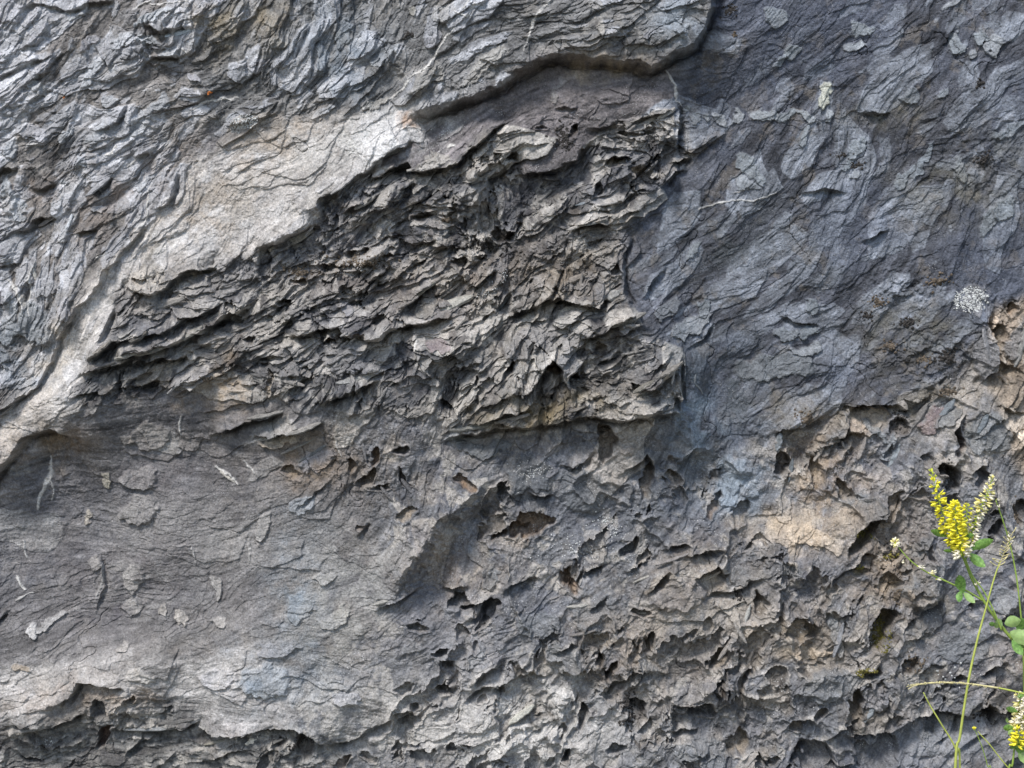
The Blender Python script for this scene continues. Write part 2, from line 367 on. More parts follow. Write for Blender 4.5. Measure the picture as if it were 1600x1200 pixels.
L_([(1000,470),(1020,440),(1045,415)], 8, 2, 18, 10)
L_([(1070,545),(1100,530),(1120,500)], 8, 2, 18, 10)

def shard(u, v, r):
    """angular outline: 1 on the border, 0 at the centre; r = a number that picks the shape"""
    g = random.Random(r); n = g.choice((5, 6, 6, 7)); e = np.zeros_like(u); o = g.random()
    for k in range(n):
        a = (k + o + g.uniform(-.3, .3)) * 2 * math.pi / n
        e = np.maximum(e, (u * math.cos(a) + v * math.sin(a)) / g.uniform(.7, 1.0))
    return e
def worley(u, v, seed):
    i = np.floor(u).astype(np.int32); j = np.floor(v).astype(np.int32)
    r = np.random.default_rng(seed); T = r.random((5, 256, 256), dtype=np.float32)
    f1 = np.full(u.shape, 9, np.float32); f2 = f1.copy(); dx = np.zeros_like(f1); dy = np.zeros_like(f1)
    ids = [np.zeros_like(f1) for _ in range(3)]
    for a in (-1, 0, 1):
        for b in (-1, 0, 1):
            ii, jj = (i + a) & 255, (j + b) & 255
            ex = u - (i + a + .1 + .8 * T[0][jj, ii]); ey = v - (j + b + .1 + .8 * T[1][jj, ii]); d = ex * ex + ey * ey
            n_ = d < f1; f2 = np.where(n_, f1, np.minimum(f2, d)); f1 = np.where(n_, d, f1)
            dx = np.where(n_, ex, dx); dy = np.where(n_, ey, dy)
            for k in range(3): ids[k] = np.where(n_, T[2 + k][jj, ii], ids[k])
    return np.sqrt(f1), np.sqrt(f2), dx, dy, [q * 2 - 1 for q in ids]
# ---- procedural flakes, one stamp each, following the foliation
CLR = np.zeros((Hh, W, 3), np.float32); wsum = 0
for k in names: CLR += MASK[k][..., None] * lin(*COL[k])
CLR /= sum(MASK[k] for k in names)[..., None]
BR = (1 + .22 * fbm(GX, GY, 90, 4, 900) + .10 * LM + .06 * LF)
CLR *= np.clip(BR, .55, 1.6)[..., None]
def mixc(s_, m, col):
    CLR[s_] = CLR[s_] * (1 - m[..., None]) + m[..., None] * col
RP = {  # density, length, aspect, thickness mm, clast probability, clast colour
 'A': (2.2, 24, .38, 2.3, .40, (164, 165, 167)), 'B': (1.9, 20, .38, 3.4, .20, (158, 160, 163)), 'C': (1.7, 20, .34, 1.5, .36, (184, 182, 179)),
 'P': (.5, 22, .34, 2.2, .10, (150, 150, 150)), 'F': (.45, 20, .5, 1.4, .16, (140, 138, 134)), 'G': (.6, 20, .5, 1.6, .15, (172, 168, 164)),
 'K': (.9, 24, .35, 4.0, .08, (150, 148, 144)), 'D': (1.7, 24, .36, 1.1, .2, (126, 130, 136)), 'R': (1.2, 22, .5, 4.5, .2, (176, 164, 148)),
 'E': (2.3, 22, .34, 4.4, .22, (150, 147, 141)), 'H': (.35, 26, .5, 2.4, .16, (152, 147, 140))}
npr = 15000
PX = rng.uniform(X0, X1, npr); PY = rng.uniform(Y0, Y1, npr); RD = rng.random((npr, 8))
for q in range(npr):
    x, y = PX[q], PY[q]; ix = int((x-X0)/ST); iy = int((y-Y0)/ST)
    dn, ln, asp, th, cp, cc = RP[names[LAB[iy, ix]]]
    if RD[q, 0] > dn / 2.6: continue
    r = RD[q]; l = ln * (.3 + 3.2 * r[1] ** 4.5); wdt = max(2.2, l * asp * (.55 + .8 * r[2]))
    s_ = window(x-l*1.5-3, x+l*1.5+3, y-l*1.5-3, y+l*1.5+3)
    if s_ is None: continue
    cx_, cy_ = UX[iy, ix], UY[iy, ix]
    a = TH[iy, ix] + (r[3]-.5) * .5
    dx = UX[s_] - cx_; dy = UY[s_] - cy_
    u = (dx*math.cos(a) - dy*math.sin(a)) / l; v = (dx*math.sin(a) + dy*math.cos(a)) / wdt   # v grows downwards
    e = shard(u + fx[s_] * (.6 / l), v + fy[s_] * (.45 / wdt), q)
    m_ = sm(1 - e, 0, min(.6, 1.5 / wdt))
    t = th * (.35 + 1.1 * r[6] ** 1.5) * (l / ln) ** .5
    H[s_] += m_ * t * (.25 + .75 * sm(v + .35 * u, -1.1, .9))
    if r[7] < cp:
        mixc(s_, m_ * (.55 + .4 * r[1]), lin(*cc) * (.78 + .4 * r[2]))
    elif r[7] > .86:
        mixc(s_, m_ * .4, CLR[iy, ix] * .62)

# ---- layered saw-tooth relief along the foliation
w_s = (MASK['A'] * .8 + MASK['B'] * .8 + MASK['D'] * .24 + MASK['E'] * .85 + MASK['K'] * .8 + MASK['H'] * .35 + MASK['R'] + MASK['C'] * .25 + MASK['P'] * .35 + MASK['F'] * .3 + MASK['G'] * .35) * np.clip(1 + 1.3 * fbm(GX, GY, 95, 3, 940), .25, 1.9)
for lam, K_, amp, sd_ in ((40, 1.1, 3.6, 1), (15, 1.0, 1.1, 2)):
    b = LB if lam > 20 else LM
    ph = (UY * np.cos(np.radians(38)) + UX * math.sin(math.radians(38))) / lam + K_ * b + 2.0 * fbm(GX, GY, lam * 2.4, 4, 950 + sd_)
    f = ph - np.floor(ph); saw = np.minimum(f, (1 - f) * 7) 
    H += w_s * amp * saw * sm(fbm(GX, GY, lam * 3, 3, 970 + sd_), -.15, .5)
# fractured facets: each cell of the joint network is set at its own height and tilt
for ang, msk in ((38, np.clip(MASK['A'] * .8 + MASK['B'] + MASK['D'] * .38 + MASK['E'] + MASK['C'] * .25 + MASK['P'] * .5, 0, 1.2)), (12, np.clip(MASK['F'] * .35 + MASK['G'] * .4 + MASK['K'] + MASK['H'] * .25, 0, 1)), (62, np.clip(MASK['H'] * .3 + MASK['R'], 0, 1))):
    a = math.radians(ang); ju = (UX + fx * .5) * math.cos(a) - (UY + fy * .5) * math.sin(a); jv = (UX + fx * .5) * math.sin(a) + (UY + fy * .5) * math.cos(a)
    for (lu, lv, off, tilt, crk, ct, sd_) in ((58, 24, 1.6, 2.6, 1.6, .15, 3), (21, 9, .8, 1.5, .9, .20, 4)):
        f1, f2, ex, ey, (r1, r2, r3) = worley(ju / lu + .25 * LB, jv / lv, 2000 + sd_ + ang)
        k_ = msk * (1 + 1.1 * MASK['E'])
        H += k_ * (off * r1 + tilt * (ex * r2 + ey * r3)) - msk * crk * np.exp(-((f2 - f1) / .07) ** 2) * sm(r1 + r2, -.9, .4)
        CLR *= (1 + ct * r3 * np.clip(msk, 0, 1))[..., None]
H += w_s * (LM * .35 + LF * .30) + (1 - np.clip(w_s, 0, 1)) * LF * .16

# rough, crumbling zones
rough = np.zeros_like(H)
for (x, y, rx, ry, v) in [(560,410,150,45,1),(760,390,120,60,1),(650,330,120,40,.6),(900,400,60,60,.8),(870,330,60,40,.6),(950,600,90,45,1),(300,440,90,25,.6),(420,470,120,30,.5),
      (1340,730,120,60,.6),(1450,560,90,50,.8),(1420,450,60,30,.7),(700,900,60,60,.4),(820,830,60,60,.5),(960,1000,90,60,.6),(1100,830,60,60,.5),(1400,950,60,130,.5),(190,1120,70,40,.8),(430,1165,110,28,.8),
      (350,60,50,60,.4),(665,850,60,60,.8),(720,800,60,40,.8),(640,900,30,40,.7),(950,680,110,26,.6),(1060,650,30,40,.5),(60,720,70,30,.5),(640,640,60,30,.5),(560,740,60,50,.6),(1000,770,60,50,.4),(1250,1100,80,60,.4),(900,1120,70,50,.4),(1500,720,60,60,.5),(480,1180,60,30,.6),(80,720,50,50,.6),(1560,560,60,80,.7),(1000,250,60,60,.4),(900,200,30,60,.5),(1540,250,60,60,.4),(1270,700,60,40,.6)]:
    rough = np.maximum(rough, v * np.exp(-(((GX-x)/rx)**2 + ((GY-y)/ry)**2)))
rid = 1 - np.abs(fbm(JX, JY, 26, 4, 1000, .6)) * 2
H += rough * (6.5 * rid + 3.4 * fbm(JX, JY, 9, 3, 1010, .65))
H += (.7 + .3 * MASK['F'] + .5 * MASK['H'] + .5 * MASK['C'] + 1.3 * rough) * fbm(GX, GY, 8, 3, 1020, .7) + .8 * fbm(GX, GY, 28, 3, 1030)
# deep fibrous crevices, mostly in the splintered band
crev = sm(-LM + .5 * fbm(JX, JY, 40, 3, 1032), 1.15, 1.75) * sm(fbm(GX, GY, 80, 3, 1034), -.25, .25)
H -= crev * (13 * MASK['E'] + 4 * MASK['K'] + 2.2 * MASK['A'] + 1.2 * MASK['D'] + 2.5 * MASK['B'] + 3 * MASK['H'])
hol = fbm(JX * 1.25 + wx * .6, JY + wy * .6, 46, 5, 1036, .58)
H -= sm(hol, .34, .40) * 13 * MASK['E'] * sm(fbm(GX, GY, 130, 2, 1038), -.4, .1)
# ragged, connected hollows in the lower right
ca, sa = math.cos(math.radians(60)), math.sin(math.radians(60))
hu = ((JX + fx * .8) * ca - (JY + fy * .8) * sa) / 1.5; hv = (JX + fx * .8) * sa + (JY + fy * .8) * ca
hol = fbm(hu + wx * .5, hv + wy * .5, 74, 6, 1046, .55) - .32 * (1 - sm(GX + .55 * GY, 1150, 1500)) 
hin = sm(hol, .20, .245); hm_ = np.clip(MASK['H'] + MASK['K'] * .4 + MASK['R'] * .8, 0, 1)
H += hm_ * 7 * fbm(hu, hv, 58, 3, 1052)
H -= hm_ * hin * (10 + 24 * np.clip(hol - .24, 0, .5)); H += hm_ * 3.2 * np.exp(-((hol - .16) / .045) ** 2)
H += hm_ * hin * (3.2 * fbm(JX, JY, 9, 3, 1048, .65))
tone = lin(132, 124, 112) * (1 - sm(fbm(GX, GY, 60, 2, 1049), -.2, .3))[..., None] + lin(100, 99, 98) * sm(fbm(GX, GY, 60, 2, 1049), -.2, .3)[..., None]
CLR = CLR * (1 - (.6 * hm_ * hin)[..., None]) + tone * np.clip(1 + .5 * fbm(JX, JY, 11, 3, 1051, .65), .35, 1.8)[..., None] * (.6 * hm_ * hin)[..., None]
# thin dark joints
cr = np.abs(fbm(JX, JY, 150, 4, 1040, .55)); H -= 3.2 * np.exp(-(cr / .008) ** 2) * sm(fbm(GX, GY, 120, 2, 1050), 0, .3)

def ell(x, y, rx, ry, ang, jag=1.0):
    R = max(rx, ry) * 1.7 + 14; s_ = window(x-R, x+R, y-R, y+R)
    if s_ is None: return None, None, None, None
    a = math.radians(ang); dx = (GX + fx*jag)[s_] - x; dy = (GY + fy*jag)[s_] - y
    u = (dx*math.cos(a) - dy*math.sin(a)) / rx; v = (dx*math.sin(a) + dy*math.cos(a)) / ry
    return s_, u, v, .5 * (shard(u, v, int(x * 7 + y)) ** 2 + (u * u + v * v) / .9)
# scalloped hollows: thin arched lips with the rock eaten away beneath them
def in_reg(x, y, ks): return names[LAB[int((y-Y0)/ST), int((x-X0)/ST)]] in ks
g_ = random.Random(21)
for _ in range(40):
    x, y = g_.uniform(560, 1740), g_.uniform(600, 1310)
    if not in_reg(x, y, 'HKR') or (x < 1000 and y < 900 and g_.random() < .5): continue
    r = g_.uniform(9, 50); tl = g_.uniform(-.2, .9); n_ = 7; P = []
    for k in range(n_ + 1):
        a = math.pi * (1 - k / n_) ; u, v = math.cos(a) * r, math.sin(a) * r * g_.uniform(.35, .75)
        P.append((x + u * math.cos(tl) + v * math.sin(tl) * .4, y - v * math.cos(tl) - u * math.sin(tl)))
    ledge(P, g_.uniform(8, 20), 3, r * .9, r * .7, .5)
    if g_.random() < .5: mixc(*(lambda q: (q[0], .5 * sm(1.1 - q[3], 0, .8)))(ell(x, y + r * .2, r * .8, r * .5, math.degrees(tl), 2)) , lin(*g_.choice([(146,130,110), (150,142,130), (120,108,94), (158,148,134)])))
# knobbly webbed relief between the hollows
web = np.abs(fbm(JX + wx * .5, JY + wy * .5, 120, 4, 1060, .5)); hm = MASK['H'] + .5 * MASK['R'] + .4 * MASK['K']
H += hm * (8 * np.exp(-(web / .07) ** 2) - 7 * sm(web, .1, .6)) * sm(GX + .6 * GY, 1050, 1500)
# worn edges: the grey skin is rubbed off, paler tan stone shows
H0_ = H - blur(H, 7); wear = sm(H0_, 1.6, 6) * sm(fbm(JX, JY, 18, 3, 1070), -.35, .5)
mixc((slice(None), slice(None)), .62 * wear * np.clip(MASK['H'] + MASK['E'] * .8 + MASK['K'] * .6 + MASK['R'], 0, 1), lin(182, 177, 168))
mot = sm(fbm(JX, JY, 48, 5, 1080, .65), .12, .6); mixc((slice(None), slice(None)), .38 * mot * np.clip(MASK['H'] + .6 * MASK['F'] + .8 * MASK['E'] + .5 * MASK['K'], 0, 1), lin(160, 152, 142))
mot = sm(fbm(JX, JY, 70, 5, 1090, .65), .15, .6); mixc((slice(None), slice(None)), .45 * mot * np.clip(MASK['H'] + .5 * MASK['D'] + .4 * MASK['E'], 0, 1), lin(76, 80, 90))
al = (slice(None), slice(None))
CLR *= np.clip(1 + .20 * fbm(JX, JY, 13, 3, 1087, .7) + .13 * LF + (.16 * MASK['D'] + .10 * MASK['A'] + .08 * MASK['F']) * LM, .4, 1.9)[..., None]
mot = sm(fbm(JX + .6 * wx, JY + .6 * wy, 26, 4, 1095, .7), .22, .55); mixc(al, .66 * mot * np.clip(MASK['E'] + 1.2 * MASK['H'] * sm(GY, 560, 800) + MASK['K'] + .3 * MASK['A'] + .35 * MASK['B'], 0, 1), lin(172, 167, 158))
mot = sm(fbm(JX + .6 * wx, JY + .6 * wy, 38, 5, 1096, .7), .16, .50); mixc(al, .72 * mot * np.clip(MASK['E'] + .5 * MASK['H'] + .8 * MASK['K'] + .25 * MASK['A'] + .45 * MASK['D'], 0, 1), lin(56, 54, 55))
mot = sm(fbm(JX, JY, 30, 5, 1097, .65), .25, .6); mixc(al, .42 * mot * np.clip(.7 * MASK['D'] + .5 * MASK['A'] + .5 * MASK['E'] + .4 * MASK['H'], 0, 1), lin(132, 122, 108))
mot = sm(fbm(GX, GY, 150, 4, 1098, .6), .0, .6); mixc(al, .35 * mot * np.clip(MASK['D'] + .6 * MASK['H'] + .5 * MASK['F'] + .4 * MASK['E'] + .5 * MASK['B'], 0, 1), lin(88, 96, 112))
mot = sm(fbm(JX, JY, 60, 5, 1092, .62), .0, .5); mixc((slice(None), slice(None)), .6 * mot * MASK['C'], lin(186, 184, 181))
mot = sm(fbm(JX, JY, 34, 4, 1094, .62), .1, .5); mixc((slice(None), slice(None)), .4 * mot * np.clip(MASK['C'] + MASK['G'] + .6 * MASK['F'], 0, 1), lin(128, 124, 121))
# ---- hand-placed stones, veins and cavities (each becomes a part of the rock)
PART = np.zeros((Hh, W), np.int32); parts = []
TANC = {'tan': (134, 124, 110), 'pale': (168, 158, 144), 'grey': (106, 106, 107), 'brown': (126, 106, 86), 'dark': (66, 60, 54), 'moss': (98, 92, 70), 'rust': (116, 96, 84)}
def cavity(x, y, rx, ry, ang, depth, tone, label=None):
    depth *= 1.35
    s_, u, v, e = ell(x, y, rx * 1.05, ry * 1.05, ang, 1.0 + min(rx, ry) * .09)
    if s_ is None: return
    k = 3.5 / min(rx, ry)
    m_ = sm(1 - e, -.05, k * 1.6)
    dyv = (GY[s_] - y) / max(rx, ry)
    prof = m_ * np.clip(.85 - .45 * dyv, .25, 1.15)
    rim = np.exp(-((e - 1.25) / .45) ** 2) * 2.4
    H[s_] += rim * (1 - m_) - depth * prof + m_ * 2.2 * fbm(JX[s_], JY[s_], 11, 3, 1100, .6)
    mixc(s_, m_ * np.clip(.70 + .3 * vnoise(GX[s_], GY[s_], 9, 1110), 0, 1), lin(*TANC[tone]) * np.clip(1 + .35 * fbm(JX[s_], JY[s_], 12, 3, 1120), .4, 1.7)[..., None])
    parts.append(('cavity', label)); PART[s_][e < 1.0] = len(parts)
CV = [(950,690,15,36,-8,24,'tan','tall narrow hollow with tan broken rock inside'),(1017,752,11,30,-8,20,'tan',None),(818,822,44,22,14,20,'brown','wide rusty brown hollow under a jagged lip'),(790,770,20,12,-20,14,'grey',None),
 (722,938,22,19,30,26,'grey',None),(758,955,24,14,35,20,'grey',None),(688,1022,12,10,-25,24,'dark',None),(700,1040,12,8,-20,20,'tan',None),(697,1078,15,8,4,26,'tan',None),(636,1077,11,10,0,11,'pale',None),
 (653,1102,8,8,0,22,'dark',None),(662,1182,18,20,0,12,'grey',None),(704,1172,11,15,-10,14,'grey',None),(655,972,20,10,-12,16,'tan',None),(785,1082,12,6,0,14,'tan',None),(755,1092,9,7,0,9,'pale',None),
 (985,850,17,12,55,26,'grey',None),(893,907,26,9,-22,17,'brown','small reddish hollow under a thin sloping lip'),(997,955,14,8,-8,16,'dark',None),(1013,1002,10,18,-12,20,'tan',None),(936,1034,8,8,0,15,'dark',None),(957,1045,8,18,-18,24,'dark',None),
 (893,1096,16,5,48,18,'dark',None),(910,1115,8,26,-10,24,'dark',None),(985,1112,20,26,0,16,'dark','square hollow filled with black crumbly debris'),(885,1182,9,15,0,28,'grey',None),(966,1168,17,11,-12,20,'grey',None),
 (870,1142,13,20,0,12,'grey',None),(1183,943,13,18,0,15,'dark',None),(1125,1035,24,12,48,20,'tan',None),(1165,1068,8,30,-14,22,'tan',None),(1120,1075,10,16,-20,14,'dark',None),(1092,1112,26,12,-14,18,'grey',None),(1150,1160,20,16,0,14,'tan',None),
 (1192,1192,16,14,0,24,'grey',None),(838,1120,8,5,20,10,'dark',None),(1100,975,7,12,-30,10,'pale',None),(1348,842,34,12,48,28,'moss','slanting mossy hollow lined with green'),(1382,900,22,22,20,17,'tan','hollow lined with tan and pale crumbling rock'),(1344,888,14,6,-10,14,'moss',None),
 (1381,982,15,32,-12,32,'moss','deep upright hollow with moss on its floor'),(1252,985,32,16,-8,26,'tan','wide eye-shaped hollow with a pale sill'),(1355,1048,18,10,30,26,'moss',None),(1338,1102,14,28,-4,22,'tan',None),(1415,1035,18,14,50,14,'dark',None),(1498,1057,16,6,20,14,'dark',None),
 (1540,1050,16,6,20,14,'dark',None),(1553,1112,22,14,-25,22,'dark',None),(1270,1188,30,24,0,24,'grey',None),(1370,1180,46,26,0,14,'grey','broad shallow arch near the bottom of the rock'),(1245,1132,18,10,0,18,'pale',None),(1280,1115,10,14,0,12,'tan',None),
 (1500,690,9,30,-8,26,'rust',None),(1480,745,14,22,-20,26,'dark',None),(1533,748,12,18,-15,16,'grey',None),(1325,768,14,22,30,16,'tan',None),(1390,790,14,26,-20,12,'tan',None),(1232,728,12,20,0,20,'dark',None),(1282,742,10,26,0,14,'tan',None),
 (1360,650,38,18,-12,12,'pale','pale arched hollow in broken rock'),(1410,665,14,16,0,12,'dark',None),(1452,720,10,14,0,10,'grey',None),(1565,520,12,22,10,14,'tan',None),(1572,575,22,14,-15,14,'tan',None),(1585,480,14,10,-20,16,'brown',None),
 (705,640,6,24,58,20,'grey',None),(525,538,12,7,-5,16,'rust',None),(570,525,12,5,8,12,'rust',None),(425,600,6,26,-4,9,'tan',None),(622,705,17,9,-5,18,'dark','small square hollow with a raised rim'),(582,712,8,20,-18,16,'brown',None),(545,730,8,14,10,10,'brown',None),
 (575,745,8,20,-25,16,'dark',None),(592,758,14,5,15,16,'dark',None),(630,745,20,8,-45,12,'dark',None),(730,752,18,9,-30,12,'brown',None),(455,740,14,8,0,9,'tan',None),(640,800,14,16,-20,9,'tan',None),(565,822,8,5,0,9,'brown',None),
 (800,575,7,16,-30,18,'dark',None),(870,585,11,14,0,20,'brown',None),(900,590,7,10,0,16,'dark',None),(1000,262,10,8,20,12,'pale',None),(965,258,17,8,-12,10,'tan',None),(935,300,8,14,-20,16,'grey',None),(898,205,8,16,-10,14,'dark',None),(1055,625,8,14,0,12,'dark',None),
 (940,545,14,8,10,12,'tan',None),(960,415,14,10,-30,18,'dark',None),(1000,605,10,9,0,14,'dark',None),(450,475,12,6,10,16,'dark',None),(470,445,14,7,0,12,'brown',None),(712,412,16,7,5,14,'dark',None),(748,400,12,7,10,12,'dark',None),(790,370,20,14,0,9,'dark',None),
 (560,395,24,7,8,13,'dark',None),(520,420,18,7,-5,12,'dark',None),(610,400,14,6,5,12,'dark',None),(660,345,14,6,20,10,'dark',None),(803,255,8,9,0,12,'dark',None),(845,200,10,4,10,9,'dark',None),(230,445,14,7,-8,10,'brown',None),(270,460,12,5,40,10,'dark',None),
 (395,540,9,9,0,10,'dark',None),(158,1105,14,11,0,22,'grey',None),(165,1150,10,26,-14,22,'rust','rusty red vertical cleft in the lower ledge'),(205,1090,12,8,0,12,'tan',None),(70,1165,14,5,10,12,'dark',None),(50,1190,18,6,-15,12,'dark',None),(265,1105,7,7,0,9,'grey',None),(410,1190,16,14,0,10,'grey',None),
 (480,1165,16,12,0,14,'dark',None),(540,1190,14,10,0,14,'brown',None),(580,1185,12,12,0,10,'tan',None),(440,1155,14,8,0,12,'dark',None),(560,630,5,12,-5,12,'dark',None),(740,1010,7,10,0,9,'tan',None),(1395,705,9,14,-20,10,'grey',None),(1215,970,9,6,0,9,'tan',None),
 (1120,790,10,26,-18,12,'brown',None),(1160,800,12,18,-10,10,'tan',None),(1060,770,9,20,10,12,'grey',None),(1058,745,14,8,-10,12,'tan',None),(900,740,11,8,0,8,'pale',None),(630,1130,26,6,-6,10,'tan',None),(1430,1120,9,5,0,8,'brown',None),(1592,800,12,20,0,14,'dark',None),(1560,830,10,18,0,14,'dark',None),(1548,800,10,7,0,10,'dark',None)]
for c in CV: cavity(*c)

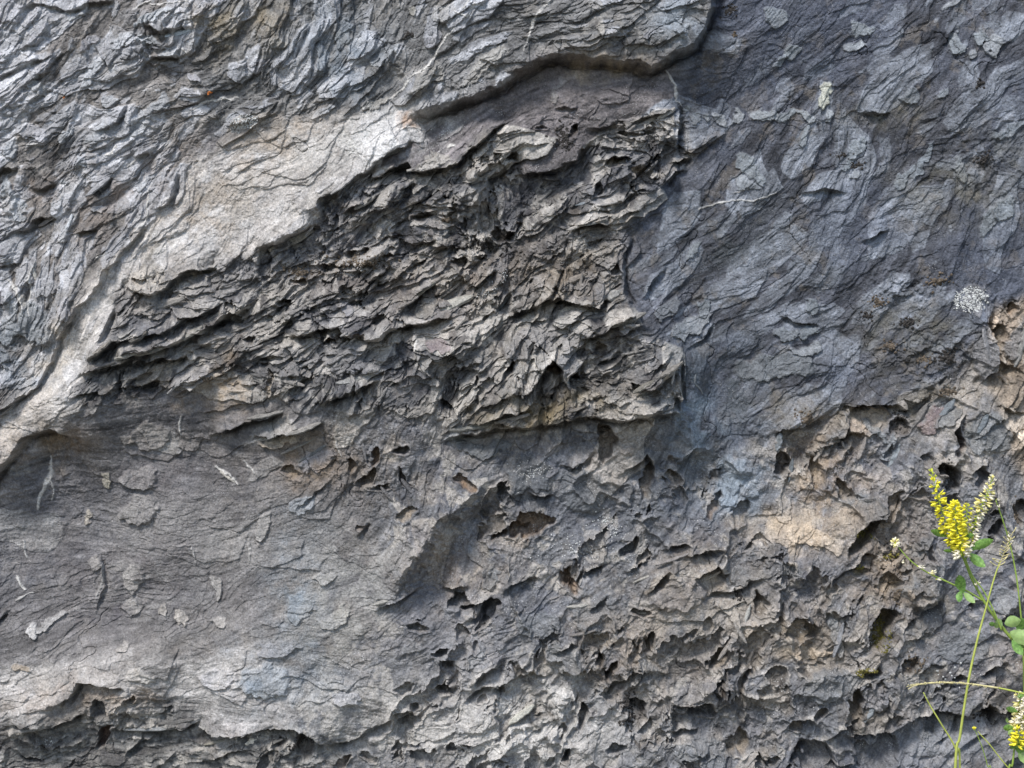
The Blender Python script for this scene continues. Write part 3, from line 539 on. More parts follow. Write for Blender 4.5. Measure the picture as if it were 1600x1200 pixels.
def clast(x, y, rx, ry, ang, h, col, m=.66, label=None, jag=2.0):
    if y > 690 and x < 620: col = tuple(min(200, c_ + 18) for c_ in col); h += 1.5
    s_, u, v, e = ell(x, y, rx * 1.12, ry * 1.12, ang, jag)
    if s_ is None: return
    m_ = sm(1 - e, 0, .35); m = .95 if (y > 690 and x < 620) or (x > 1060 and y < 620) else m
    H[s_] += h * m_ * (.5 + .5 * sm(v, -1, .8))
    mixc(s_, m_ * m, lin(*col) * np.clip(1 + .22 * fbm(JX[s_], JY[s_], 16, 3, 1200) + .05 * LM[s_], .6, 1.4)[..., None])
    parts.append(('stone', label)); PART[s_][e < 1.0] = len(parts)
CLS = [(1175,258,26,15,-50,3,(133,138,141)),(1168,285,14,10,0,3,(136,140,143)),(1196,178,24,8,-4,3,(138,142,144)),(1128,181,9,9,0,3,(141,144,146)),(1105,184,7,9,0,3,(139,142,144)),(1088,185,7,10,0,2,(135,138,140)),(1155,180,12,9,0,3,(135,138,140)),(1235,176,16,7,10,2,(130,135,138)),
 (1287,146,8,17,-28,4,(186,186,172)),(1296,171,9,10,0,3,(156,160,162)),(1262,178,14,6,-15,3,(144,148,150)),(1265,210,8,22,-25,3,(126,131,134)),(1546,68,14,17,-10,5,(152,155,157)),(1515,82,10,10,0,4,(144,147,149)),(1527,58,12,10,30,4,(136,141,144)),(1490,68,12,8,20,4,(136,141,144)),
 (1425,152,12,12,0,4,(127,132,136)),(1468,152,10,9,0,3,(125,130,134)),(1037,488,32,13,50,6,(127,130,132)),(1082,508,42,13,38,6,(129,132,134)),(1088,395,26,8,48,4,(126,131,134)),(1068,172,10,6,0,2,(132,136,138)),(1100,478,18,8,60,4,(122,127,130)),(1228,520,26,10,5,5,(124,128,131)),(1262,548,26,9,-4,5,(134,137,139)),
 (1215,575,62,24,4,4,(111,114,116)),(1268,520,16,8,0,4,(114,119,122)),(1268,472,9,12,0,4,(120,125,128)),(1340,228,16,7,55,3,(132,138,142)),(1330,250,18,6,60,3,(126,132,136)),(1345,270,14,7,10,3,(142,147,150)),(1420,275,26,8,55,3,(127,133,138)),(1500,265,10,30,-2,5,(132,136,138)),(1450,245,30,7,58,3,(125,131,136)),
 (1570,325,14,28,-25,4,(131,137,141)),(1545,345,12,30,-30,4,(125,131,136)),(1575,200,26,8,40,3,(125,131,136)),(1240,82,22,8,25,3,(130,135,138)),(1340,72,20,8,20,3,(138,142,145)),(1345,48,22,9,0,3,(134,139,142)),(1490,10,18,8,20,3,(141,144,146)),(1220,95,16,6,40,3,(123,129,134)),(1210,30,18,12,0,3,(121,126,130)),
 (165,747,9,14,8,3,(156,150,134)),(216,748,29,17,-8,6,(120,117,114)),(215,800,36,26,0,5,(126,123,119)),(207,905,22,17,45,3,(158,154,147)),(202,952,17,16,0,3,(154,150,143)),(249,955,8,12,-18,2,(158,152,143)),(284,966,14,6,-8,2,(158,152,143)),(335,918,8,18,30,3,(164,161,154)),(342,970,12,10,-30,2,(148,144,138)),(230,680,34,16,5,5,(118,114,109)),
 (195,682,12,7,-15,3,(138,132,124)),(195,1005,8,10,-20,2,(152,147,140)),(230,1052,22,13,5,3,(166,161,152)),(345,1060,30,20,8,4,(164,162,162)),(300,690,26,9,4,4,(116,112,108)),(130,812,7,8,-20,2,(152,145,132)),(140,880,14,12,0,3,(140,136,130)),(56,985,10,8,40,3,(176,174,170)),(80,968,26,6,32,3,(154,152,148)),(408,828,10,22,-25,4,(150,147,141)),(40,1038,14,7,0,2,(140,128,112)),
 (22,20,22,22,0,5,(158,158,161)),(55,35,18,8,52,4,(162,162,165)),(62,60,26,7,40,4,(170,170,173)),(130,20,18,8,38,4,(156,159,160)),(140,70,18,12,55,4,(164,164,167)),(75,110,22,12,35,5,(168,168,171)),(150,115,22,10,55,5,(162,165,167)),(200,70,26,10,38,5,(168,171,173)),(250,35,36,9,15,4,(170,175,178)),(240,66,22,6,5,4,(164,168,170)),
 (330,20,24,8,25,4,(160,160,163)),(270,85,16,8,30,4,(161,164,166)),(178,162,16,9,10,5,(170,173,175)),(20,160,18,12,10,4,(160,160,163)),(68,148,22,7,12,4,(158,160,160)),(55,215,20,10,-12,5,(166,166,169)),(108,208,18,10,20,4,(162,165,166)),(160,210,30,7,38,4,(157,160,162)),(226,190,30,10,48,4,(162,165,167)),(28,240,10,16,-30,4,(160,163,165)),
 (124,258,12,10,10,4,(155,160,164)),(102,282,7,7,0,3,(156,161,164)),(225,288,14,9,40,4,(162,165,167)),(20,310,14,28,25,6,(162,167,170)),(38,335,14,12,0,4,(160,164,166)),(112,355,9,22,-25,5,(166,169,170)),(158,332,18,6,28,4,(163,166,168)),(88,312,8,10,-10,4,(156,159,161)),(255,165,14,8,50,3,(161,164,166)),(310,130,14,9,-20,4,(168,168,171)),
 (45,430,18,18,10,6,(154,154,154)),(20,475,8,22,10,5,(150,153,154)),(35,468,5,26,18,4,(160,156,148)),(112,482,12,17,0,6,(160,160,163)),(78,452,18,8,30,5,(152,152,152)),(58,505,36,32,5,8,(132,136,138)),(15,515,18,26,0,6,(144,148,150)),(0,560,18,14,30,6,(115,120,124)),(110,420,18,6,25,3,(150,150,150)),
 (250,385,12,6,38,1,(190,188,182)),(275,375,10,11,10,1,(192,190,186)),(345,330,16,6,28,1,(188,188,186)),(370,305,14,5,30,1,(184,186,186)),(385,350,16,6,40,1,(184,184,182)),(560,230,26,8,38,1,(198,197,193)),(590,210,30,22,15,1,(196,195,192)),(625,195,14,10,0,1,(188,188,186)),(480,210,30,10,28,1,(184,182,178)),(450,255,30,8,35,1,(176,172,166)),
 (430,35,10,14,-30,4,(150,148,142)),(440,75,22,12,30,4,(148,146,140)),(505,95,14,18,10,4,(145,150,154)),(545,60,12,18,-20,4,(126,132,136)),(410,108,14,10,20,4,(160,160,163)),(510,172,22,7,25,4,(163,166,168)),(600,95,20,14,30,4,(144,147,149)),(618,88,14,6,50,3,(156,159,160)),(668,130,32,14,28,6,(150,148,142)),(592,162,22,8,28,4,(158,155,146)),
 (690,30,16,14,40,4,(150,150,148)),(650,18,12,9,55,4,(158,156,148)),(678,72,10,12,-20,3,(158,158,161)),(755,110,48,12,35,5,(158,156,150)),(935,15,14,9,-10,3,(150,148,144)),(940,55,8,12,0,4,(158,154,146)),(1055,22,13,24,8,5,(138,145,151)),(1060,50,14,14,0,4,(152,155,157)),(1010,68,12,8,30,4,(140,140,143)),(1010,15,18,12,20,4,(140,138,134)),
 (687,245,16,9,18,2,(158,154,146)),(885,130,32,5,42,1,(150,148,146)),(870,153,10,7,0,2,(166,164,160)),(715,210,14,7,20,1,(160,158,154)),(310,452,26,12,8,6,(146,144,140)),(298,425,14,5,20,4,(150,146,140)),(250,480,40,12,14,6,(128,124,119)),(340,535,26,10,22,6,(146,141,134)),(250,590,30,16,14,6,(150,143,132)),(310,590,28,16,0,6,(142,140,138)),
 (385,430,22,9,8,5,(138,136,134)),(430,460,14,9,0,5,(138,134,128)),(545,485,12,10,0,6,(142,142,145)),(600,487,22,8,8,5,(124,122,120)),(668,485,20,11,20,7,(142,139,132)),(548,560,52,22,-4,6,(116,116,117)),(470,570,34,26,-4,5,(112,111,110)),(825,455,30,12,28,7,(138,136,134)),(945,395,26,16,18,7,(132,129,124)),(900,440,34,12,18,6,(128,126,124)),
 (830,540,46,22,18,7,(128,126,124)),(900,535,26,14,14,6,(124,122,120)),(985,525,30,9,-32,5,(150,147,143)),(890,570,18,22,0,9,(118,118,119)),(1033,605,18,10,-10,5,(136,134,130)),(660,640,26,14,10,6,(132,128,121)),(440,693,34,10,8,7,(146,136,121)),(500,720,30,10,32,5,(114,114,117)),(600,600,30,12,8,5,(124,121,116)),(745,560,26,18,0,5,(130,128,124)),
 (690,540,20,12,10,5,(118,106,108)),(470,790,22,18,0,2,(123,128,132)),(710,692,16,9,-6,4,(150,153,154)),(750,700,42,14,-4,6,(100,104,106)),(822,690,22,12,5,6,(104,104,107)),(825,740,38,30,10,6,(87,90,92)),(905,770,48,36,8,4,(103,106,108)),(860,735,12,6,0,3,(122,122,125)),(980,705,10,8,-20,3,(150,142,134)),
 (505,900,22,12,12,3,(146,144,138)),(525,965,26,10,14,3,(152,150,142)),(440,1010,34,16,12,3,(142,142,145)),(415,1060,42,26,0,4,(129,137,143)),(470,950,18,24,-8,2,(121,129,135)),(650,1010,18,12,0,3,(140,140,138)),(720,1020,36,30,10,6,(126,129,130)),(540,1090,26,10,10,3,(142,142,145)),(745,880,26,12,-25,4,(122,126,128)),(765,905,10,16,0,3,(110,116,120)),
 (815,1112,28,7,34,6,(168,165,154)),(845,1150,52,32,22,4,(166,164,158)),(660,1140,60,14,12,4,(150,149,144)),(840,980,44,20,0,4,(112,115,117)),(940,960,44,26,6,4,(106,109,111)),(1050,990,52,40,30,6,(107,110,112)),(880,1025,26,30,0,4,(106,109,111)),(1005,1055,32,26,0,4,(116,119,120)),(870,1075,30,14,20,4,(120,120,123)),(1060,930,40,20,20,4,(114,114,117)),
 (1145,965,10,26,25,5,(160,156,148)),(1170,985,10,16,-15,4,(170,160,146)),(1100,1180,40,30,0,4,(114,117,119)),(1180,1130,14,26,-15,4,(120,120,123)),(1265,838,44,20,-8,4,(192,176,154)),(1225,832,24,26,30,3,(176,164,148)),(1225,790,10,30,8,4,(166,160,150)),(1300,850,20,12,0,3,(196,186,172)),(1270,1018,36,8,-4,4,(184,170,150)),(1230,890,26,16,0,4,(114,117,119)),
 (1310,1000,9,30,8,6,(134,137,138)),(1290,1070,50,24,10,4,(110,113,115)),(1368,1085,20,26,12,10,(126,126,129)),(1440,900,42,24,38,7,(112,115,116)),(1450,970,34,20,38,8,(101,104,106)),(1418,925,8,14,10,4,(176,164,148)),(1500,1005,44,26,0,4,(114,117,119)),(1560,935,34,18,-12,5,(128,131,133)),(1480,1160,60,34,0,4,(121,124,126)),(1590,1160,30,30,0,4,(124,122,120)),
 (1235,880,12,8,0,3,(168,160,148)),(1395,700,12,24,-30,8,(128,133,136)),(1375,668,8,24,38,6,(118,124,128)),(1350,668,16,14,0,4,(166,152,136)),(1455,660,14,26,-20,6,(128,112,112)),(1480,655,30,12,40,7,(110,115,118)),(1545,680,40,30,40,5,(108,113,116)),(1580,650,22,16,-20,5,(170,162,150)),(1540,560,20,34,-10,7,(124,124,126)),(1590,530,12,34,-15,6,(116,114,112)),
 (1302,700,10,20,-15,6,(113,118,122)),(1285,680,14,8,0,4,(150,146,140)),(1215,700,12,18,0,5,(132,130,128)),(1530,470,14,20,0,2,(112,112,114)),(1355,795,20,36,55,5,(108,112,114)),(1430,860,30,12,45,5,(108,112,114)),(1150,740,26,30,10,4,(133,142,149)),(1140,770,22,20,0,3,(126,135,143)),(1090,680,14,26,-10,3,(122,131,139)),(1170,900,30,12,10,4,(107,110,112))]
CLS = [c for c in CLS]
for c in CLS: clast(*c)

def vein(P, wdt, col=(200, 198, 192), m=.9):
    R = 12; px = [p[0] for p in P]; py = [p[1] for p in P]; s_ = window(min(px)-R, max(px)+R, min(py)-R, max(py)+R)
    if s_ is None: return
    s, tp = side_dist(P, (GX + fx*.9)[s_], (GY + fy*.9)[s_]); d = np.abs(s)
    ww = wdt * (.55 + .45 * tp) * (1 + .5 * vnoise(GX[s_], GY[s_], 14, 1300)); m_ = sm(ww - d, -.9, .9)
    H[s_] += m_ * 1.6; mixc(s_, m_ * m, lin(*col)); parts.append(('calcite_vein', None)); PART[s_][d < ww] = len(parts)
for v in [([(72,715),(78,745),(62,775),(54,800)],3.2),([(78,740),(82,770),(78,785)],1.2),([(155,880),(158,905),(148,935)],1.8),([(33,845),(38,870),(46,880)],1.2),([(25,903),(40,920)],2.6),([(26,938),(50,925)],1.5),([(272,852),(298,852),(306,878)],1.6),([(386,845),(388,880)],1.8),
   ([(288,650),(283,665),(281,682)],1.4),([(712,50),(692,75),(680,100),(665,118),(640,125),(625,148),(605,160)],1.8),([(725,25),(735,12),(748,5)],1.5),([(712,28),(730,38),(742,20)],1.6),([(868,4),(838,30),(826,65),(816,88)],1.6),([(175,395),(160,405)],1.2),
   ([(60,412),(52,440),(48,480),(52,495)],1.6),([(18,438),(32,455),(40,482)],3.0),([(210,15),(235,5),(255,-4)],1.8),([(232,8),(260,14),(300,8)],1.4),([(42,228),(62,228)],1.0),([(185,232),(172,245)],1.6),([(1043,110),(1057,135),(1054,155),(1062,165)],1.8),
   ([(700,232),(712,230)],1.5),([(640,204),(652,198),(664,202)],1.6),([(655,532),(650,545)],2.2),([(1093,325),(1130,315),(1180,312),(1215,300)],1.1),([(335,728),(352,742),(368,755)],2.8),([(400,735),(380,720)],1.2),([(400,690),(450,683)],1.5),([(520,680),(530,705),(533,715)],1.5),
   ([(1090,585),(1088,600),(1098,615)],1.0),([(1150,300),(1165,295)],1.0),([(290,78),(300,90)],1.0),([(300,175),(330,158),(375,152)],1.4),([(222,248),(200,262)],1.2),([(240,290),(232,340),(215,360)],1.3)]: vein(*v)

def stain(x, y, rx, ry, ang, col, m, sc=22):
    s_, u, v, e = ell(x, y, rx, ry, ang, 3)
    if s_ is None: return
    k = 1.35 * np.exp(-e * .9) * np.clip(.7 + 1.1 * fbm(JX[s_], JY[s_], sc, 4, int(x) + 7, .65), 0, 1.3); mixc(s_, np.clip(k * m, 0, 1), lin(*col))
for v in [(640,960,60,60,0,(104,108,116),.4),(100,900,60,90,0,(92,89,90),.45),(300,900,70,60,20,(98,94,94),.4),(170,960,50,40,0,(92,89,92),.45),(330,820,110,30,8,(100,97,96),.35),(400,780,60,26,0,(150,144,136),.45),(225,800,60,26,0,(140,137,134),.5),(470,940,46,130,8,(124,135,144),.55),(430,1060,90,60,0,(133,142,150),.5),(60,560,50,60,30,(122,131,139),.5),(540,90,50,80,20,(121,130,138),.55),(1060,30,40,50,0,(139,148,156),.6),(1085,650,40,80,10,(120,132,142),.7),(1150,760,60,60,0,(135,146,156),.6),
   (440,230,120,40,32,(152,138,120),.5),(330,330,100,50,40,(160,148,132),.5),(520,230,120,30,25,(182,180,174),.6),(100,540,110,26,60,(186,178,166),.6),(30,670,60,40,45,(190,182,172),.6),(365,610,26,40,0,(162,138,104),.5),(300,620,40,20,0,(140,124,104),.45),(80,700,60,40,0,(122,106,84),.5),
   (120,700,26,30,0,(128,108,84),.5),(90,1080,110,30,20,(162,150,138),.45),(190,1080,60,20,0,(150,130,108),.45),(350,1000,120,40,0,(146,140,132),.3),(940,110,90,18,0,(168,156,136),.7),(880,140,60,20,30,(128,120,116),.4),(700,900,70,70,0,(140,124,106),.3),(1290,760,70,90,0,(158,140,118),.45),
   (1260,830,70,34,0,(186,170,148),.6),(1390,900,60,90,0,(140,122,98),.35),(1240,990,70,50,0,(152,138,118),.4),(1100,900,80,60,0,(140,126,108),.3),(980,1000,110,80,0,(138,124,106),.3),(870,430,120,50,10,(130,118,100),.3),(650,440,160,60,0,(124,112,98),.3),(850,640,110,30,10,(122,110,84),.5),
   (480,730,50,40,0,(140,122,100),.4),(560,700,60,60,0,(132,118,100),.35),(820,1130,120,70,0,(184,182,177),1.0),(640,1130,140,60,0,(172,169,163),.9),(960,1150,90,50,0,(150,149,147),.6),(1080,960,120,40,20,(158,150,138),.5),(720,1030,50,60,0,(140,139,139),.5),(250,440,60,24,10,(168,162,152),.7),(300,470,90,20,14,(150,146,140),.5),(380,520,120,24,20,(144,140,134),.4),(1500,1170,120,50,0,(134,136,140),.5),(600,210,60,30,20,(196,195,192),.7),(240,830,90,40,0,(136,133,130),.5),(250,940,120,90,0,(136,134,131),.4),(380,850,120,60,0,(138,136,133),.6),(250,800,90,40,0,(138,136,133),.5),(540,940,80,120,0,(152,151,147),.7),(300,1060,160,40,0,(178,175,170),.5),(60,1060,80,30,20,(178,173,166),.5),(640,210,60,30,20,(200,199,196),.7),(420,300,120,40,35,(176,172,166),.5),(1250,640,80,30,0,(120,112,96),.4),(1480,620,90,60,0,(126,118,102),.35),(1430,520,110,40,0,(108,104,92),.45),(1490,300,90,50,0,(118,114,100),.3),
   (1580,250,60,60,0,(104,104,100),.4),(1400,180,60,20,0,(120,114,98),.4),(1150,380,120,60,30,(78,82,84),.4),(1150,600,60,80,0,(74,79,82),.5),(230,880,90,70,0,(98,94,93),.4),(250,740,140,50,0,(96,92,92),.4),(1000,800,80,60,0,(96,100,102),.3),(560,640,90,30,0,(92,95,97),.4),
   (340,40,40,60,60,(134,124,104),.45),(420,30,30,40,40,(140,130,112),.5),(200,300,120,30,40,(134,120,108),.4),(60,300,80,20,30,(132,118,106),.35),(650,190,20,10,20,(156,124,96),.5),(520,1000,90,50,0,(138,134,126),.35),(680,1000,60,90,0,(126,126,128),.4),(1580,1060,60,60,0,(136,124,110),.35)]: stain(*v)

H = np.clip(H, HB - 70, HB + 80)
# rock that stands proud sags a little downwards, so that the ledges truly overhang
rel = H - blur(H, 16)
DX = -.16 * rel * 0 ; DY = (.30 - .16 * MASK['H']) * np.clip(rel, -9, 14)
# ---- mesh: full resolution in view, coarser outside
def pick(a, lo, hi, st):
    idx = np.arange(len(a)); keep = ((a > lo) & (a < hi)) | (idx % st == 0) | (idx == len(a) - 1); return idx[keep]
ci = pick(xs, -45, 1645, 4); ri = pick(ys, -38, 1238, 4)
cw, rh = len(ci), len(ri)
CLR *= np.array([.995, .975, .97], dtype=np.float32); CLR *= 1 + MASK['D'][..., None] * np.array([-.085, -.07, -.055], dtype=np.float32)
sub = np.ix_(ri, ci)
VX = (GX[sub] - 800) / 1000; VZ = ZC - (GY[sub] + DY[sub] - 600) / 1000; VY = -H[sub] / 1000
V = np.stack([VX, VY, VZ], -1).reshape(-1, 3).astype(np.float32)
VC = CLR[sub].reshape(-1, 3); GRIT = np.clip(.35 + MASK['H'] * .7 + MASK['C'] * .3 + MASK['P'] * .5, 0, 1)[sub].reshape(-1)
i = np.arange(cw * rh).reshape(rh, cw)
F = np.stack([i[:-1, :-1], i[1:, :-1], i[1:, 1:], i[:-1, 1:]], -1).reshape(-1, 4)
FL = LAB[sub][:-1, :-1].ravel(); FP = PART[sub][:-1, :-1].ravel()
cliff = empty('rock_face', (0, 0, 0))
tag(cliff, 'folded grey limestone rock face filling the whole view', kind='structure')
SLAB = {'A': ('flaky_slab', 'grey slab with pale flakes slanting up to the right'), 'B': ('overhanging_slab', 'grey slab ending in a thick dark overhang'), 'C': ('pale_slab', 'smooth pale tan slab on the diagonal rib'),
 'P': ('smooth_slab', 'smooth plum grey slab under the overhang'), 'F': ('smooth_slab', 'smooth warm grey hollow face at lower left'), 'G': ('pale_ledge', 'pale sloping ledge at lower left'), 'K': ('undercut_ledge', 'dark undercut layers below the pale ledge'),
 'D': ('dark_slab', 'dark blue grey flaky slab at upper right'), 'R': ('broken_recess', 'tan broken recess at the right edge'), 'E': ('jagged_band', 'dark jagged band of splintered layers'), 'H': ('pitted_slab', 'blue grey rock full of hollows')}
def submesh(name, fm, parent, label=None):
    f = F[fm]
    if not len(f): return None
    uq, inv = np.unique(f, return_inverse=True)
    o = np_mesh(name, V[uq], inv.reshape(-1, 4), ROCK, parent, VC[uq], GRIT[uq])
    if label: o['label'] = label
    return o
for k_, key in enumerate(names):
    submesh(SLAB[key][0], (FL == k_) & (FP == 0), cliff, SLAB[key][1])
order = np.argsort(FP, kind='stable'); cuts = np.searchsorted(FP[order], np.arange(len(parts) + 2))
for n_, (nm, lb) in enumerate(parts, 1):
    sel = order[cuts[n_]:cuts[n_ + 1]]
    if len(sel) > 6: submesh(nm, sel, cliff, lb)

# the same cliff carries on around the part in view
def outer():
    st = 22; gx, gy = np.meshgrid(np.arange(-2600, 4200, st, dtype=np.float32), np.arange(-2000, 1960, st, dtype=np.float32))
    h = fbm(gx, gy, 700, 5, 1500, .55) * 60 + fbm(gx, gy, 60, 2, 1510) * 10
    ins = (gx > X0 + 24) & (gx < X1 - 24) & (gy > Y0 + 24) & (gy < Y1 - 24)
    dd = np.minimum.reduce([gx - X0, X1 - gx, gy - Y0, Y1 - gy]); near = sm(-dd, -30, 260)
    ii = np.clip((gx - X0) / ST, 0, W - 1).astype(int); jj = np.clip((gy - Y0) / ST, 0, Hh - 1).astype(int)
    hb = blur(H, 14)[jj, ii]; h = h * near + (hb - 6) * (1 - near)
    v = np.stack([(gx - 800) / 1000, -h / 1000, ZC - (gy - 600) / 1000], -1).reshape(-1, 3)
    r, c = gx.shape; i = np.arange(r * c).reshape(r, c)
    f = np.stack([i[:-1, :-1], i[1:, :-1], i[1:, 1:], i[:-1, 1:]], -1).reshape(-1, 4)
    kq = ~(ins[:-1, :-1] & ins[1:, 1:] & ins[1:, :-1] & ins[:-1, 1:]).ravel()
    colr = (lin(108, 106, 106)[None] * (1 + .3 * fbm(gx, gy, 160, 4, 1520)).reshape(-1, 1))
    np_mesh('outer_rock', v, f[kq], ROCK, cliff, colr, np.full(len(v), .4))
outer()
del UX, UY, wx, wy
# ------------------------------------------------------------------ things on the rock
def surf(px, py):
    """point on the rock and its outward normal, from wall millimetres"""
    ix = int(np.clip((px - X0) / ST, 3, W - 4)); iy = int(np.clip((py - Y0) / ST, 3, Hh - 4))
    gx = (H[iy, ix + 3] - H[iy, ix - 3]) / (6 * ST); gz = -(H[iy + 3, ix] - H[iy - 3, ix]) / (6 * ST)
    n = Vector((-gx, -1, -gz)).normalized()
    return Vector(((px - 800) / 1000, -H[iy, ix] / 1000, ZC - (py + DY[iy, ix] - 600) / 1000)), n
R_ = random.Random(5)
def blob(verts, faces, p, n, r, flat=.6, jag=.3):
    """a small lumpy grain, 12 to 20 triangles"""
    t = n.orthogonal().normalized(); b = n.cross(t); k = len(verts); m = 5; a0 = R_.random() * 6
    verts.append(p + n * r * flat * 1.6)
    for lv, rr in ((.75, .75), (-.2, 1.0)):
        for q in range(m):
            a = a0 + q * 2 * math.pi / m; s_ = r * rr * R_.uniform(1 - jag, 1 + jag)
            verts.append(p + t * math.cos(a) * s_ + b * math.sin(a) * s_ + n * r * flat * lv)
    for q in range(m):
        q2 = (q + 1) % m; faces.append((k, k + 1 + q, k + 1 + q2)); faces.append((k + 1 + q, k + 6 + q, k + 6 + q2, k + 1 + q2))
def grains(name, x, y, rx, ry, n, r0, r1, m, parent=None, core=1.0, ang=0):
    vs, fs = [], []; a_ = math.radians(ang)
    for _ in range(n):
        a = R_.random() * 2 * math.pi; q = (R_.random() ** .5 * R_.uniform(.75, 1.12)) if core == .7 else abs(R_.gauss(0, .55)) if core != 1.0 else R_.random(); u, v = math.cos(a) * q * rx, math.sin(a) * q * ry
        p, nn = surf(x + u * math.cos(a_) + v * math.sin(a_), y - u * math.sin(a_) + v * math.cos(a_)); r = R_.uniform(r0, r1) / 1000
        blob(vs, fs, p, nn, r)
    return py_mesh(name, vs, fs, m, parent, smooth=False)
M_WHITE = mat('white_lichen', (.52, .52, .50), .95, .35, 200)
M_ORANGE = mat('orange_lichen', (.62, .20, .05), .9, .3, 300)
M_BLACK = mat('black_crust', (.045, .040, .036), .95, .5, 300)
M_CRUMB = mat('brown_crumbs', (.12, .095, .07), .95, .6, 150)
M_MOSS = mat('moss', (.10, .10, .022), .95, .6, 250, colr2=(.20, .17, .045))
def lichen(x, y, rx, ry, n, r0, r1, m, label, core=.7, ang=0, group=None):
    sparse = core < .7 or 'few' in label
    o = grains('lichen_dots' if sparse else 'lichen_patch', x, y, rx, ry, n, r0, r1, m, core=core, ang=ang)
    tag(o, label, None if sparse else 'lichen', group, 'stuff' if sparse else None); return o
lichen(1520, 468, 27, 20, 430, .7, 1.9, M_WHITE, 'large white granular lichen crust at the right edge above the tan recess', ang=10)
lichen(385, 192, 22, 12, 240, .6, 1.7, M_WHITE, 'white granular lichen crust above the pale slab, beside the flaky slab')
lichen(372, 205, 10, 6, 40, .5, 1.0, M_WHITE, 'small sparse white lichen dots just left of the upper white crust')
lichen(331, 147, 3, 2.6, 16, 1.0, 1.9, M_ORANGE, 'bright orange lichen dot on the upper left flaky slab')
lichen(104, 156, 2.2, 1.6, 6, .7, 1.3, M_ORANGE, 'tiny faint orange lichen dot, the leftmost orange one')
lichen(900, 862, 70, 30, 120, .5, 1.5, M_WHITE, 'scattered white lichen dots on the dark slab at lower centre', core=.6)
lichen(945, 815, 22, 16, 60, .5, 1.6, M_WHITE, 'white lichen dots above the scattered ones at lower centre', core=.6)
lichen(960, 832, 20, 26, 50, .5, 1.4, M_WHITE, 'thin spread of white lichen dots beside the grey upright hollow', core=.6)
lichen(835, 735, 36, 26, 70, .5, 1.3, M_WHITE, 'white lichen dots on the dark bulge above the rusty hollow', core=.6)
lichen(770, 445, 34, 12, 130, .5, 1.4, M_WHITE, 'whitish lichen streak among the splintered layers', core=.7, ang=42)
lichen(76, 1162, 7, 9, 14, .8, 1.6, M_WHITE, 'few white lichen dots on the undercut block at bottom left')
lichen(1480, 1050, 30, 34, 12, 1.2, 2.6, M_WHITE, 'widely spaced pale lichen dots behind the tall grass stalk', core=.5)
lichen(575, 215, 46, 22, 170, .4, 1.2, M_WHITE, 'powdery white lichen on the top of the pale slab', core=.6, ang=25)
lichen(700, 206, 30, 14, 50, .5, 1.2, M_WHITE, 'white lichen specks on the smooth plum slab', core=.6)
for (x, y, rx, ry, n) in [(1470,438,20,10,70),(1378,470,13,10,45),(1362,492,10,8,30),(1425,503,16,9,50),(1398,540,14,12,50),(1485,556,18,14,90),(1450,562,14,9,40),(1262,652,16,12,60),(1412,655,13,18,80),(1487,612,20,10,60),
        (1540,250,14,14,40),(1528,132,8,10,25),(984,1100,20,16,120),(985,1125,20,12,60),(1430,1033,18,12,80),(470,425,36,12,110),(762,384,34,16,120),(700,345,14,8,40),(880,215,18,26,90),(560,410,60,14,140),(330,590,20,6,30),
        (1345,255,12,6,20),(1138,20,12,12,40),(1145,58,5,4,14),(1320,240,16,6,20),(640,60,10,8,20),(1155,930,14,20,60),(1400,930,10,24,50),(1390,860,20,14,40),(1475,735,10,20,50),(1592,800,10,18,50),(1550,1120,22,14,90),(465,1160,16,10,60),(450,1140,30,6,40)]:
    o = grains('dark_crumbs', x, y, rx, ry, int(n * 1.6), .9, 2.7, M_BLACK if R_.random() < .6 else M_CRUMB, cliff, core=.6); o['kind'] = 'stuff'
for (x, y, rx, ry, n, lb) in [(1378,990,13,28,200,'olive green moss on the floor of the deep upright hollow'),(1352,836,16,9,110,'rusty green moss in the slanting hollow beside the pale tan patch'),(1352,1048,17,8,130,'green moss cushion in the small hollow below the deep upright one'),(1344,888,9,5,40,'yellowish moss in the little hollow under the slanting one'),(1392,868,14,6,50,'dark moss under the lip left of the clover')]:
    vs, fs = [], []
    for _ in range(n):
        a = R_.random() * 6.283; q = R_.random() ** .6
        p, nn = surf(x + math.cos(a) * q * rx, y + math.sin(a) * q * ry); blob(vs, fs, p, nn, R_.uniform(.8, 2.0) / 1000, 1.3)
    o = py_mesh('moss', vs, fs, M_MOSS, smooth=False); tag(o, lb, 'moss')

